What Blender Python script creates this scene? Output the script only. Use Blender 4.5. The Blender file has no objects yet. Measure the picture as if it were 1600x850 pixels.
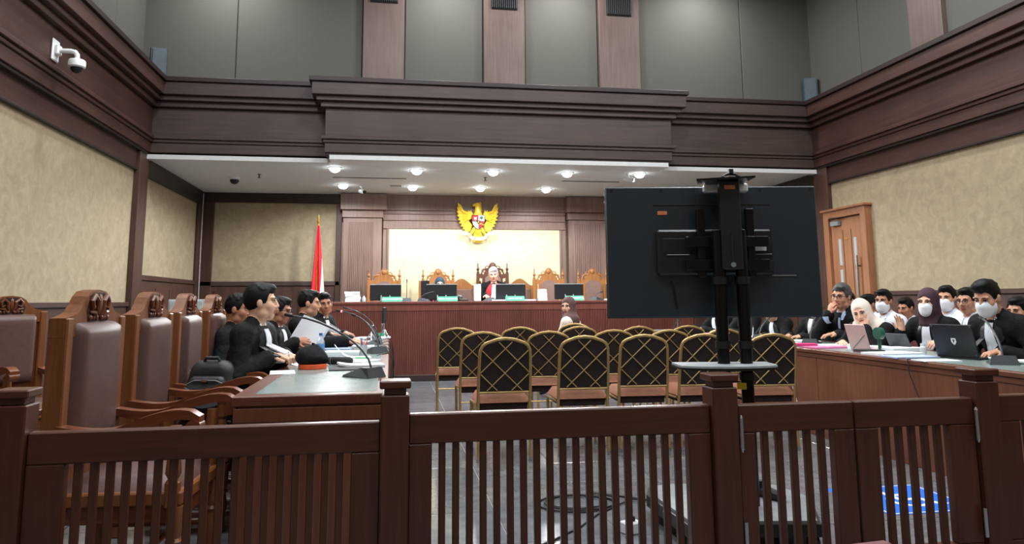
import bpy, bmesh, math, random
import numpy as np
from mathutils import Vector, Matrix, Euler
random.seed(7)
R = math.radians
PI = math.pi
scn = bpy.context.scene
COL = scn.collection

# ---------------------------------------------------------------- camera
CAM_H = 1.24
yaw, pitch, roll = 0.16359, 0.139567, -0.00705
fw = Vector((math.sin(yaw)*math.cos(pitch), math.cos(yaw)*math.cos(pitch), math.sin(pitch)))
rt = Vector((math.cos(yaw), -math.sin(yaw), 0))
up = rt.cross(fw)
r2 = rt*math.cos(roll) + up*math.sin(roll)
u2 = -rt*math.sin(roll) + up*math.cos(roll)
cd = bpy.data.cameras.new('camera')
cam = bpy.data.objects.new('camera', cd)
COL.objects.link(cam)
cam.matrix_world = Matrix(((r2.x, u2.x, -fw.x, 0), (r2.y, u2.y, -fw.y, 0), (r2.z, u2.z, -fw.z, CAM_H), (0, 0, 0, 1)))
cd.sensor_width = 36.0
cd.lens = 36.0*1155/1600
cd.shift_y = -118.1/1600
cd.clip_start = 0.05
scn.camera = cam

# ---------------------------------------------------------------- world, exposure, hall lamps
w = bpy.data.worlds.new('world')
scn.world = w
w.use_nodes = True
w.node_tree.nodes['Background'].inputs[0].default_value = (0.8, 0.9, 1.0, 1)
w.node_tree.nodes['Background'].inputs[1].default_value = 0.02
scn.view_settings.view_transform = 'Standard'
scn.view_settings.look = 'None'
scn.view_settings.gamma = 1.0
scn.view_settings.use_curve_mapping = False
scn.view_settings.exposure = 0.12

XL, XR = -3.40, 6.76         # side wall planes
FL, FR = -3.29, 6.66         # faces of the side bulkheads
D1, D2 = 10.7, 14.1          # bulkhead face, back wall
ZC = 3.23                    # alcove ceiling
ZH = 6.5                     # hall ceiling
BACK = -3.5                  # wall behind the camera
UL, UR, UB = -3.62, 6.98, 11.1

def lamp(name, kind, loc, energy, color=(1, 1, 1), size=0.3, rot=(0, 0, 0), spot=None, blend=0.5):
    d = bpy.data.lights.new(name, kind)
    d.energy = energy
    d.color = color
    if kind == 'AREA':
        d.shape = 'DISK'
        d.size = size
    else:
        d.shadow_soft_size = size
    if spot:
        d.spot_size = spot
        d.spot_blend = blend
    o = bpy.data.objects.new(name, d)
    o.location = loc
    o.rotation_euler = rot
    COL.objects.link(o)
    return o
HALL = [(x, y) for y in (-1.8, 1.2, 4.2, 7.2) for x in (-1.9, 0.5, 2.9, 5.3)]
WASH = [(x, 10.35) for x in (-2.4, 0.78, 2.65, 4.9)]
for x, y in HALL:
    lamp('hall_lamp_light', 'AREA', (x, y, ZH-0.07), {-1.8: 18, 1.2: 40, 4.2: 78, 7.2: 86}[y], (0.95, 0.98, 1.0), 0.5)
for x, y in WASH:
    lamp('wash_lamp_light', 'AREA', (x, y, ZH-0.07), 45, (1.0, 0.97, 0.95), 0.3)

# ---------------------------------------------------------------- materials
MATS = {}
def new_mat(name):
    m = bpy.data.materials.new(name)
    m.use_nodes = True
    MATS[name] = m
    nt = m.node_tree
    return m, nt, nt.nodes['Principled BSDF']
def srgb(r, g, b):
    f = lambda c: ((c/255)/12.92 if c/255 <= 0.04045 else (((c/255)+0.055)/1.055)**2.4)
    return (f(r), f(g), f(b), 1)
def plain(name, col, rough=0.5, metal=0.0, spec=0.5, var=0.12, scale=18.0, bump=0.0, coat=0.0):
    """procedural colour: slight noise variation around one base colour"""
    m, nt, b = new_mat(name)
    tc = nt.nodes.new('ShaderNodeTexCoord')
    n = nt.nodes.new('ShaderNodeTexNoise')
    n.inputs['Scale'].default_value = scale
    n.inputs['Detail'].default_value = 3
    r = nt.nodes.new('ShaderNodeValToRGB')
    c = Vector(col[:3])
    r.color_ramp.elements[0].position = 0.3
    r.color_ramp.elements[1].position = 0.7
    r.color_ramp.elements[0].color = (*(c*(1-var)), 1)
    r.color_ramp.elements[1].color = (*[min(1, x) for x in c*(1+var)], 1)
    nt.links.new(tc.outputs['Object'], n.inputs['Vector'])
    nt.links.new(n.outputs['Fac'], r.inputs['Fac'])
    nt.links.new(r.outputs['Color'], b.inputs['Base Color'])
    b.inputs['Roughness'].default_value = rough
    b.inputs['Metallic'].default_value = metal
    b.inputs['Specular IOR Level'].default_value = spec
    b.inputs['Coat Weight'].default_value = coat
    if bump:
        bp = nt.nodes.new('ShaderNodeBump')
        bp.inputs['Strength'].default_value = bump
        bp.inputs['Distance'].default_value = 0.03 if name == 'robe' else 0.004
        nt.links.new(n.outputs['Fac'], bp.inputs['Height'])
        nt.links.new(bp.outputs['Normal'], b.inputs['Normal'])
    return m
def wood(name, c0, c1, axis='z', rough=0.4, scale=1.0, spec=0.5, coat=0.0):
    """wood veneer: noise stretched along the grain"""
    m, nt, b = new_mat(name)
    tc = nt.nodes.new('ShaderNodeTexCoord')
    mp = nt.nodes.new('ShaderNodeMapping')
    s = {'x': (0.8, 14, 14), 'y': (14, 0.8, 14), 'z': (14, 14, 0.8)}[axis]
    mp.inputs['Scale'].default_value = [k*scale for k in s]
    n = nt.nodes.new('ShaderNodeTexNoise')
    n.inputs['Scale'].default_value = 2.2
    n.inputs['Detail'].default_value = 6
    n.inputs['Roughness'].default_value = 0.65
    n2 = nt.nodes.new('ShaderNodeTexNoise')
    n2.inputs['Scale'].default_value = 1.3
    mx = nt.nodes.new('ShaderNodeMath')
    mx.operation = 'MULTIPLY_ADD'
    mx.inputs[1].default_value = 0.6
    mu = nt.nodes.new('ShaderNodeMath')
    mu.operation = 'MULTIPLY'
    mu.inputs[1].default_value = 0.4
    r = nt.nodes.new('ShaderNodeValToRGB')
    r.color_ramp.elements[0].position = 0.32
    r.color_ramp.elements[1].position = 0.70
    r.color_ramp.elements[0].color = c0
    r.color_ramp.elements[1].color = c1
    L = nt.links.new
    L(tc.outputs['Object'], mp.inputs['Vector'])
    L(mp.outputs['Vector'], n.inputs['Vector'])
    L(tc.outputs['Object'], n2.inputs['Vector'])
    L(n2.outputs['Fac'], mu.inputs[0])
    L(n.outputs['Fac'], mx.inputs[0])
    L(mu.outputs[0], mx.inputs[2])
    L(mx.outputs[0], r.inputs['Fac'])
    L(r.outputs['Color'], b.inputs['Base Color'])
    b.inputs['Roughness'].default_value = rough
    b.inputs['Specular IOR Level'].default_value = spec
    b.inputs['Coat Weight'].default_value = coat
    bp = nt.nodes.new('ShaderNodeBump')
    bp.inputs['Strength'].default_value = 0.06
    bp.inputs['Distance'].default_value = 0.003
    L(n.outputs['Fac'], bp.inputs['Height'])
    L(bp.outputs['Normal'], b.inputs['Normal'])
    return m
def paper_wall(name, c0, c1, rough=0.75):
    m, nt, b = new_mat(name)
    tc = nt.nodes.new('ShaderNodeTexCoord')
    n = nt.nodes.new('ShaderNodeTexNoise')
    n.inputs['Scale'].default_value = 7.0
    n.inputs['Detail'].default_value = 8
    n.inputs['Roughness'].default_value = 0.7
    n.inputs['Distortion'].default_value = 0.8
    r = nt.nodes.new('ShaderNodeValToRGB')
    r.color_ramp.elements[0].position = 0.35
    r.color_ramp.elements[1].position = 0.65
    r.color_ramp.elements[0].color = c0
    r.color_ramp.elements[1].color = c1
    bp = nt.nodes.new('ShaderNodeBump')
    bp.inputs['Strength'].default_value = 0.1
    bp.inputs['Distance'].default_value = 0.003
    L = nt.links.new
    L(tc.outputs['Object'], n.inputs['Vector'])
    L(n.outputs['Fac'], r.inputs['Fac'])
    L(r.outputs['Color'], b.inputs['Base Color'])
    L(n.outputs['Fac'], bp.inputs['Height'])
    L(bp.outputs['Normal'], b.inputs['Normal'])
    b.inputs['Roughness'].default_value = rough
    return m
def emit(name, col, strength):
    m, nt, b = new_mat(name)
    b.inputs['Base Color'].default_value = (*col[:3], 1)
    b.inputs['Emission Color'].default_value = (*col[:3], 1)
    b.inputs['Emission Strength'].default_value = strength
    return m
def glassy(name, col, rough=0.02, alpha=0.35):
    m, nt, b = new_mat(name)
    b.inputs['Base Color'].default_value = col
    b.inputs['Roughness'].default_value = rough
    b.inputs['Transmission Weight'].default_value = 1-alpha
    b.inputs['IOR'].default_value = 1.3
    return m

wood('wood_wall', srgb(58, 36, 29), srgb(90, 60, 48), 'z', 0.5, 0.7)
wood('wood_wall_x_hazed', srgb(54, 41, 38), srgb(84, 66, 61), 'x', 0.5, 0.7)  # same wall wood, greyed to paint in the bluish haze of the downlights
wood('wood_wall_y', srgb(52, 31, 26), srgb(80, 51, 43), 'y', 0.5, 0.7)
wood('wood_trim', srgb(32, 21, 19), srgb(52, 35, 31), 'x', 0.5, 0.7)
wood('wood_portal', srgb(108, 84, 74), srgb(146, 118, 106), 'z', 0.45, 0.8)
wood('wood_upper', srgb(86, 70, 65), srgb(116, 98, 92), 'z', 0.5, 0.8)
wood('wood_bench', srgb(84, 42, 34), srgb(120, 66, 54), 'z', 0.42, 0.9)
wood('wood_fence', srgb(60, 29, 18), srgb(94, 50, 32), 'z', 0.35, 1.2)
wood('wood_fence_x', srgb(60, 29, 18), srgb(94, 50, 32), 'x', 0.35, 1.2)
wood('wood_table', srgb(92, 50, 34), srgb(128, 78, 54), 'z', 0.38, 1.0)
wood('wood_table_y', srgb(84, 44, 30), srgb(118, 70, 48), 'y', 0.36, 1.0)
wood('wood_chair', srgb(100, 56, 28), srgb(142, 88, 48), 'z', 0.38, 1.6)
wood('wood_chair_dark', srgb(88, 44, 24), srgb(128, 72, 42), 'y', 0.34, 1.6)
wood('wood_throne', srgb(140, 88, 44), srgb(188, 130, 74), 'z', 0.42, 2.0)
wood('wood_throne_dark', srgb(78, 44, 30), srgb(112, 68, 46), 'z', 0.42, 2.0)
wood('wood_door', srgb(136, 88, 58), srgb(174, 122, 86), 'z', 0.42, 1.2)
paper_wall('wallpaper', srgb(152, 138, 112), srgb(173, 158, 130))
paper_wall('cream_panel', srgb(212, 200, 162), srgb(224, 213, 176))
plain('grey_panel', srgb(88, 88, 83), 0.8, var=0.05, scale=60, bump=0.15)
plain('upper_ceiling', srgb(190, 190, 188), 0.9)
plain('alcove_ceiling', srgb(214, 218, 218), 0.7, var=0.03)
plain('white_trim', srgb(216, 218, 218), 0.5, var=0.03)
plain('grout', srgb(150, 150, 148), 0.6)
plain('rear_wall', srgb(140, 126, 100), 0.8)
plain('black_plastic', srgb(20, 22, 25), 0.42, var=0.1)
plain('black_matt', srgb(15, 16, 18), 0.7, var=0.1)
plain('black_metal', srgb(24, 26, 29), 0.32, 0.6, var=0.1)
plain('tv_back', srgb(46, 56, 65), 0.36, 0.2, var=0.06, scale=4)  # base colour lifted to stand in for reflected ceiling lamps
plain('dark_grey', srgb(58, 62, 66), 0.45)
plain('mid_grey', srgb(128, 134, 136), 0.45)
plain('light_grey', srgb(176, 186, 188), 0.4)
plain('white_plastic', srgb(226, 228, 228), 0.35, var=0.03)
plain('paper', srgb(236, 240, 246), 0.75, var=0.02)
plain('paper_blue', srgb(170, 188, 220), 0.75, var=0.04)
plain('pink', srgb(232, 120, 170), 0.7, var=0.05)
plain('magenta', srgb(206, 40, 110), 0.6, var=0.05)
plain('rose_lid', srgb(222, 184, 182), 0.45, var=0.04)
plain('chrome', srgb(200, 202, 204), 0.22, 1.0, var=0.04)
plain('gold_tube', srgb(182, 152, 98), 0.38, 0.55, var=0.08)
plain('gold_paint', srgb(246, 206, 60), 0.4, 0.1, var=0.10, scale=30)
plain('gold_dark', srgb(176, 132, 34), 0.45, 0.3)
plain('chair_black', srgb(38, 27, 24), 0.85, var=0.15)
plain('chair_brown', srgb(132, 82, 58), 0.8, var=0.1, scale=40)
plain('chair_under', srgb(42, 26, 22), 0.9)
plain('leather', srgb(92, 66, 60), 0.42, var=0.10, scale=25, bump=0.12)
plain('leather_throne', srgb(132, 104, 94), 0.5, var=0.08)
plain('maroon', srgb(112, 58, 60), 0.6)
plain('desk_inlay', srgb(132, 148, 144), 0.22, var=0.06, scale=6, spec=0.6)
plain('robe', srgb(12, 13, 15), 0.75, var=0.25, scale=9, spec=0.2, bump=0.8)
plain('satin', srgb(30, 33, 38), 0.35, var=0.2, scale=12)
plain('robe_red', srgb(200, 34, 48), 0.7, var=0.08)
plain('shirt_white', srgb(226, 230, 238), 0.8, var=0.04)
plain('shirt_blue', srgb(168, 186, 222), 0.8, var=0.06)
plain('shirt_grey', srgb(60, 72, 74), 0.8)
plain('trousers', srgb(24, 24, 30), 0.85)
plain('skin_mid', srgb(204, 150, 120), 0.5, var=0.06, scale=20)
plain('skin_tan', srgb(176, 122, 94), 0.5, var=0.06, scale=20)
plain('skin_fair', srgb(226, 178, 150), 0.5, var=0.05, scale=20)
plain('lip', srgb(166, 92, 84), 0.45)
plain('hair_black', srgb(11, 10, 11), 0.55, spec=0.25, var=0.4, scale=60, bump=0.5)
plain('hair_grey', srgb(74, 72, 72), 0.55, var=0.5, scale=60, bump=0.5)
plain('hair_white', srgb(196, 196, 196), 0.6, var=0.2, scale=60, bump=0.5)
plain('hijab_brown', srgb(98, 72, 70), 0.85, var=0.08)
plain('hijab_cream', srgb(238, 222, 208), 0.85, var=0.05)
plain('hijab_purple', srgb(66, 36, 50), 0.8, var=0.12)
plain('hijab_blue', srgb(40, 62, 80), 0.8, var=0.1)
plain('eye_white', srgb(225, 222, 218), 0.3, var=0.02)
plain('iris', srgb(30, 18, 12), 0.2)
plain('flag_red', srgb(214, 34, 48), 0.75, var=0.06)
plain('flag_white', srgb(238, 236, 238), 0.75, var=0.03)
plain('green_plate', srgb(28, 156, 112), 0.4, var=0.04)
plain('green_dark', srgb(20, 84, 66), 0.4)
plain('green_bright', srgb(60, 200, 90), 0.5)
plain('teal', srgb(20, 120, 120), 0.5)
plain('orange_band', srgb(236, 96, 52), 0.7)
plain('orange_label', srgb(214, 130, 84), 0.6)
plain('yellow_label', srgb(240, 210, 20), 0.6)
plain('blue_sign', srgb(24, 108, 220), 0.4, var=0.03)
plain('speaker_box', srgb(66, 80, 90), 0.55)
plain('bag_cloth', srgb(34, 36, 39), 0.5, var=0.2, scale=14, bump=0.2)
plain('bag_grey', srgb(96, 104, 108), 0.5, var=0.15)
plain('book_cover', srgb(214, 220, 222), 0.6)
plain('bottle_cap', srgb(50, 100, 180), 0.4)
plain('bottle_label', srgb(90, 150, 214), 0.4)
glassy('clear_plastic', (0.85, 0.92, 0.97, 1), 0.05, 0.3)
glassy('door_glass', (0.75, 0.85, 0.88, 1), 0.08, 0.5)
emit('lamp_glow', (0.92, 0.97, 1.0), 22)
emit('hall_glow', (0.93, 0.97, 1.0), 8)
emit('mic_red', (1.0, 0.12, 0.18), 5)
# polished dark stone tiles
m, nt, b = new_mat('floor_tile')
tc = nt.nodes.new('ShaderNodeTexCoord')
oi = nt.nodes.new('ShaderNodeObjectInfo')
n = nt.nodes.new('ShaderNodeTexNoise')
n.inputs['Scale'].default_value = 9
n.inputs['Detail'].default_value = 7
ad = nt.nodes.new('ShaderNodeMath'); ad.operation = 'MULTIPLY_ADD'; ad.inputs[1].default_value = 0.25
r = nt.nodes.new('ShaderNodeValToRGB')
r.color_ramp.elements[0].position = 0.35; r.color_ramp.elements[1].position = 0.8
r.color_ramp.elements[0].color = srgb(84, 88, 92); r.color_ramp.elements[1].color = srgb(114, 118, 122)
nt.links.new(tc.outputs['Object'], n.inputs['Vector'])
nt.links.new(oi.outputs['Random'], ad.inputs[0]); nt.links.new(n.outputs['Fac'], ad.inputs[2])
nt.links.new(ad.outputs[0], r.inputs['Fac']); nt.links.new(r.outputs['Color'], b.inputs['Base Color'])
b.inputs['Roughness'].default_value = 0.13
b.inputs['Specular IOR Level'].default_value = 0.6

# ---------------------------------------------------------------- mesh builder
class MB:
    def __init__(s):
        s.v = []; s.f = []; s.m = []; s.mi = 0
    def add(s, vs, fs):
        o = len(s.v)
        s.v += [tuple(v) for v in vs]
        s.f += [tuple(i+o for i in f) for f in fs]
        s.m += [s.mi]*len(fs)
        return s
    def box(s, x0, x1, y0, y1, z0, z1):
        return s.add([(x, y, z) for z in (z0, z1) for y in (y0, y1) for x in (x0, x1)],
                     [(0, 2, 3, 1), (4, 5, 7, 6), (0, 1, 5, 4), (2, 6, 7, 3), (0, 4, 6, 2), (1, 3, 7, 5)])
    def cbox(s, x0, x1, y0, y1, z0, z1, c=0.004):
        lo, hi = (x0, y0, z0), (x1, y1, z1)
        vs, ix = [], {}
        for cx in (0, 1):
            for cy in (0, 1):
                for cz in (0, 1):
                    k = (cx, cy, cz)
                    for a in range(3):
                        p = []
                        for i in range(3):
                            e = hi[i] if k[i] else lo[i]
                            p.append(e if i == a else e + (-c if k[i] else c))
                        ix[k, a] = len(vs); vs.append(p)
        fs = []
        for a in range(3):
            b1, b2 = (a+1) % 3, (a+2) % 3
            for d in (0, 1):
                q = []
                for u, v in ((0, 0), (1, 0), (1, 1), (0, 1)):
                    k = [0, 0, 0]; k[a] = d; k[b1] = u; k[b2] = v
                    q.append(ix[tuple(k), a])
                fs.append(q if d else q[::-1])
        for a in range(3):
            b1, b2 = (a+1) % 3, (a+2) % 3
            for u in (0, 1):
                for v in (0, 1):
                    k0 = [0, 0, 0]; k0[b1] = u; k0[b2] = v; k1 = list(k0); k1[a] = 1
                    k0, k1 = tuple(k0), tuple(k1)
                    fs.append((ix[k0, b1], ix[k1, b1], ix[k1, b2], ix[k0, b2]))
        for cx in (0, 1):
            for cy in (0, 1):
                for cz in (0, 1):
                    fs.append(tuple(ix[(cx, cy, cz), a] for a in range(3)))
        return s.add(vs, fs)
    def prism(s, poly, a, b, axis='y'):
        """extrude a 2D polygon from a to b along axis; axis y: (x,z), x: (y,z), z: (x,y)"""
        n = len(poly)
        P = {'y': lambda p, t: (p[0], t, p[1]), 'x': lambda p, t: (t, p[0], p[1]), 'z': lambda p, t: (p[0], p[1], t)}[axis]
        vs = [P(p, a) for p in poly] + [P(p, b) for p in poly]
        fs = [tuple(range(n)), tuple(range(2*n-1, n-1, -1))] + [(i, (i+1) % n, n+(i+1) % n, n+i) for i in range(n)]
        return s.add(vs, fs)
    def tube(s, pts, r, n=8, caps=True, closed=False):
        pts = [Vector(p) for p in pts]
        k = len(pts)
        rs = r if isinstance(r, (list, tuple)) else [r]*k
        T = []
        for i in range(k):
            a = pts[(i-1) % k] if (i > 0 or closed) else pts[i]
            c = pts[(i+1) % k] if (i < k-1 or closed) else pts[i]
            T.append((c-a).normalized())
        ref = Vector((0, 0, 1)) if abs(T[0].z) < 0.9 else Vector((1, 0, 0))
        u = T[0].cross(ref).normalized()
        vs = []
        for i in range(k):
            u = (u - T[i]*u.dot(T[i])).normalized()
            w_ = T[i].cross(u)
            for j in range(n):
                a = 2*PI*j/n
                vs.append(pts[i] + (u*math.cos(a) + w_*math.sin(a))*rs[i])
        fs = []
        for i in range(k if closed else k-1):
            for j in range(n):
                i2 = (i+1) % k
                fs.append((i*n+j, i*n+(j+1) % n, i2*n+(j+1) % n, i2*n+j))
        if caps and not closed:
            fs.append(tuple(range(n))[::-1]); fs.append(tuple((k-1)*n+j for j in range(n)))
        return s.add(vs, fs)
    def cyl(s, p0, p1, r0, r1=None, n=16):
        return s.tube([p0, p1], [r0, r0 if r1 is None else r1], n)
    def lathe(s, prof, o=(0, 0, 0), n=16, caps=True):
        vs = []
        for r_, z in prof:
            for j in range(n):
                a = 2*PI*j/n
                vs.append((o[0]+r_*math.cos(a), o[1]+r_*math.sin(a), o[2]+z))
        fs = [(i*n+j, i*n+(j+1) % n, (i+1)*n+(j+1) % n, (i+1)*n+j) for i in range(len(prof)-1) for j in range(n)]
        if caps: fs += [tuple(range(n))[::-1], tuple((len(prof)-1)*n+j for j in range(n))]
        return s.add(vs, fs)
    def ell(s, c, r, nu=14, nv=8):
        vs = [(c[0], c[1], c[2]-r[2])]
        for i in range(1, nv):
            t = -PI/2 + PI*i/nv
            for j in range(nu):
                a = 2*PI*j/nu
                vs.append((c[0]+r[0]*math.cos(t)*math.cos(a), c[1]+r[1]*math.cos(t)*math.sin(a), c[2]+r[2]*math.sin(t)))
        vs.append((c[0], c[1], c[2]+r[2]))
        fs = [(0, 1+(j+1) % nu, 1+j) for j in range(nu)]
        for i in range(nv-2):
            for j in range(nu):
                a = 1+i*nu
                fs.append((a+j, a+(j+1) % nu, a+nu+(j+1) % nu, a+nu+j))
        t = len(vs)-1; a = 1+(nv-2)*nu
        fs += [(a+j, a+(j+1) % nu, t) for j in range(nu)]
        return s.add(vs, fs)
    def sheet(s, fn, nu, nv, th=0.001):
        """thin slab over a (u,v) function"""
        n0 = len(s.v)
        A = [Vector(fn(i/nu, j/nv)) for i in range(nu+1) for j in range(nv+1)]
        W = nv+1
        nr = []
        for i in range(nu+1):
            for j in range(nv+1):
                du = A[min(i+1, nu)*W+j]-A[max(i-1, 0)*W+j]
                dv = A[i*W+min(j+1, nv)]-A[i*W+max(j-1, 0)]
                q = du.cross(dv)
                nr.append(q.normalized() if q.length > 1e-12 else Vector((0, 0, 1)))
        B = [a+q*th for a, q in zip(A, nr)]
        N = len(A)
        fs = []
        for i in range(nu):
            for j in range(nv):
                a = i*W+j
                fs.append((a, a+W, a+W+1, a+1)); fs.append((N+a, N+a+1, N+a+W+1, N+a+W))
        for i in range(nu):
            for j in (0, nv):
                a = i*W+j; fs.append((a, a+W, N+a+W, N+a))
        for j in range(nv):
            for i in (0, nu):
                a = i*W+j; fs.append((a, a+1, N+a+1, N+a))
        return s.add(A+B, fs)
    def xf(s, M, start=0):
        s.v = s.v[:start] + [tuple(M @ Vector(v)) for v in s.v[start:]]
        return s
    def mesh(s, name, mats, smooth=False, angle=35):
        me = bpy.data.meshes.new(name)
        me.from_pydata(s.v, [], s.f)
        for m_ in (mats if isinstance(mats, (list, tuple)) else [mats]):
            me.materials.append(MATS[m_])
        me.polygons.foreach_set('material_index', s.m)
        bm = bmesh.new(); bm.from_mesh(me)
        bmesh.ops.recalc_face_normals(bm, faces=bm.faces)
        bm.to_mesh(me); bm.free()
        if smooth:
            me.polygons.foreach_set('use_smooth', [True]*len(me.polygons))
            try:
                me.set_sharp_from_angle(angle=R(angle))
            except Exception:
                pass
        me.update()
        return me
    def build(s, name, mats, parent=None, smooth=False, loc=None, angle=35):
        return link(name, s.mesh(name, mats, smooth, angle), parent, loc)
def link(name, me, parent=None, loc=None, rz=0):
    o = bpy.data.objects.new(name, me)
    COL.objects.link(o)
    if parent: o.parent = parent
    if loc: o.location = loc
    if rz: o.rotation_euler = (0, 0, rz)
    return o
def tag(o, label=None, cat=None, group=None, kind=None):
    if label: o['label'] = label
    if cat: o['category'] = cat
    if group: o['group'] = group
    if kind: o['kind'] = kind
    return o
def thing(name, label, cat, loc=(0, 0, 0), rz=0, group=None):
    o = bpy.data.objects.new(name, None)
    COL.objects.link(o)
    o.empty_display_size = 0.1
    o.location = loc
    o.rotation_euler = (0, 0, rz)
    return tag(o, label, cat, group)
def copy_thing(o, loc, rz, label, group=None):
    def rec(a, par):
        c = a.copy(); COL.objects.link(c); c.parent = par
        for ch in a.children: rec(ch, c)
        return c
    c = rec(o, None)
    c.location = loc; c.rotation_euler = (0, 0, rz); c['label'] = label
    if group: c['group'] = group
    return c
def struct(name, mb, mats, parent=None, label=None, smooth=False):
    o = mb.build(name, mats, parent, smooth)
    if parent is None: o['kind'] = 'structure'
    if label: o['label'] = label
    return o
def text_mesh(txt, size, mat, name, parent, M, depth=0.0006, align='CENTER'):
    cu = bpy.data.curves.new(name, 'FONT')
    cu.body = txt; cu.size = size; cu.extrude = depth; cu.align_x = align; cu.align_y = 'CENTER'
    cu.resolution_u = 2
    t = bpy.data.objects.new(name, cu)
    COL.objects.link(t)
    bpy.context.view_layer.update()
    me = bpy.data.meshes.new_from_object(t)
    bpy.data.objects.remove(t); bpy.data.curves.remove(cu)
    me.transform(M)
    me.materials.clear(); me.materials.append(MATS[mat])
    return link(name, me, parent)
# ================================================================ the room
floor = struct('floor', MB().box(XL-0.3, XR+0.3, BACK, D2, -0.12, -0.006), 'grout')
T = 0.6
tile_me = MB().cbox(-T/2+0.003, T/2-0.003, -T/2+0.003, T/2-0.003, -0.02, 0.0, 0.002).mesh('floor_tile', 'floor_tile')
mbx = MB()
for j in range(-6, 24):
    for i in range(0, 17):
        x = -3.26 + T*i; y = 2.47 + T*(j-4)
        if y > 12.2 or y < BACK+0.3: continue
        if 2.4 < y < 12.2 and (x < 4.3 or y < 6) :
            link('floor_tile', tile_me, floor, (x, y, 0))
        else:
            mbx.box(x-T/2+0.003, x+T/2-0.003, y-T/2+0.003, y+T/2-0.003, -0.02, 0)
o = mbx.build('floor_tile_field', 'floor_tile', floor); o['kind'] = 'stuff'

# stepped bulkhead profile: (name, z0, z1, how far it stands out, material key)
STEPS = [('bulkhead_base', 3.265, 3.30, -0.02, 'wood_trim'), ('bulkhead_fascia', 3.30, 3.44, 0.0, 'w'), ('bulkhead_bead', 3.44, 3.485, 0.022, 'w'),
         ('bulkhead_bead', 3.485, 3.53, 0.05, 'w'), ('bulkhead_board', 3.53, 3.94, 0.0, 'w'), ('bulkhead_step', 3.94, 4.02, 0.06, 'w'),
         ('bulkhead_step', 4.02, 4.09, 0.12, 'w'), ('bulkhead_cornice', 4.09, 4.27, 0.18, 'w'), ('bulkhead_cap', 4.27, 4.335, 0.215, 'wood_trim')]
# --- back bulkhead with the projecting middle
bh = struct('wall_bulkhead', MB().box(FL-0.05, FR+0.05, D1+0.02, UB+0.1, 3.26, 4.33), 'wood_wall_x_hazed', label='dark wood bulkhead over the judges alcove')
for nm, z0, z1, of, mt in STEPS:
    mt = 'wood_wall_x_hazed' if mt == 'w' else mt
    MB().cbox(FL-0.02, FR+0.02, D1-of, D1+0.05, z0, z1, 0.006).build(nm, mt, bh)
    MB().cbox(-0.93-of, 4.17+of, D1-0.30-of, D1-0.02, z0, z1, 0.006).build(nm, mt, bh)
MB().cbox(XL+0.05, -0.88, D1-0.03, D1+0.1, 3.20, 3.266, 0.004).build('ceiling_edge', 'white_trim', bh)
MB().cbox(4.12, XR-0.05, D1-0.03, D1+0.1, 3.20, 3.266, 0.004).build('ceiling_edge', 'white_trim', bh)
MB().cbox(-0.86, 4.10, D1-0.31, D1+0.1, 3.20, 3.266, 0.004).build('ceiling_edge', 'white_trim', bh)

# --- alcove ceiling
ca = struct('ceiling', MB().box(XL, XR, D1+0.05, D2, ZC, ZC+0.1), 'alcove_ceiling', label='white lowered ceiling over the judges bench')
for x0, x1, y in ((-0.94, 0.24, 12.1), (2.84, 3.84, 12.02)):
    MB().cbox(x0, x1, y-0.03, y+0.03, ZC-0.006, ZC+0.002, 0.002).build('slot_vent', 'dark_grey', ca)
MB().cbox(-0.02, 0.17, 12.82, 12.98, ZC-0.005, ZC+0.002, 0.002).build('air_vent', 'mid_grey', ca)

# --- side walls
def side(name, wall_x, face_x, sgn, wain_z, ya):
    """sgn +1: wall on the left looking towards +x"""
    out = -sgn
    wl = struct(name, MB().box(min(wall_x, wall_x+out*0.2), max(wall_x, wall_x+out*0.2), BACK, D2+0.2, 0, 4.3), 'wallpaper')
    def bx(nm, x0, x1, y0, y1, z0, z1, mt, par=wl, c=0.005):
        a, b_ = wall_x+sgn*x0, wall_x+sgn*x1
        return MB().cbox(min(a, b_), max(a, b_), y0, y1, z0, z1, c).build(nm, mt, par)
    d = abs(face_x-wall_x)
    for nm, z0, z1, of, mt in STEPS:
        bx(nm, 0, d+of, BACK, D1+0.04, z0, z1, 'wood_wall_y' if mt == 'w' else mt)
    bx('wall_board', 0, 0.03, BACK, 10.45, 3.02, 3.27, 'wood_wall_y')
    bx('picture_rail', 0, 0.045, BACK, 10.45, 3.0, 3.03, 'wood_trim')
    # corner post and the alcove part
    bx('corner_post', 0, 0.075, 10.42, 10.78, 0, 3.265, 'wood_wall')
    bx('alcove_band', 0, 0.05, 10.78, D2, 2.98, ZC, 'wood_trim')
    bx('alcove_post', 0, 0.05, 13.72, D2, 0, 2.98, 'wood_wall')
    bx('alcove_rail', 0, 0.05, 10.78, 13.72, 1.55, 1.62, 'wood_wall_y')
    bx('alcove_wainscot', 0, 0.02, 10.78, 13.72, 0, 1.55, 'wood_wall')
    y = 10.86
    while y + 0.6 < 13.75:
        bx('wainscot_panel', 0.015, 0.035, y, y+0.62, 0.2, 1.45, 'wood_wall'); y += 0.72
    # main wainscot
    bx('wainscot_rail', 0, 0.05, BACK, 10.42, wain_z-0.055, wain_z, 'wood_wall_y')
    bx('wainscot_board', 0, 0.02, BACK, 10.42, 0.12, wain_z-0.05, 'wood_wall')
    y = ya
    while y < 10.3:
        y1 = min(y+1.05, 10.36)
        bx('wainscot_panel', 0.015, 0.04, y, y1, 0.25, wain_z-0.17, 'wood_wall'); y += 1.15
    bx('skirting', 0, 0.035, BACK, D2, 0, 0.12, 'wood_trim')
    return wl, bx
wl, _ = side('wall_left', XL, FL, 1, 1.25, 1.2)
wl['label'] = 'left wall with mottled beige wallpaper and dark wood wainscot'
wr, rbx = side('wall_right', XR, FR, -1, 1.33, 0.35)
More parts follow.
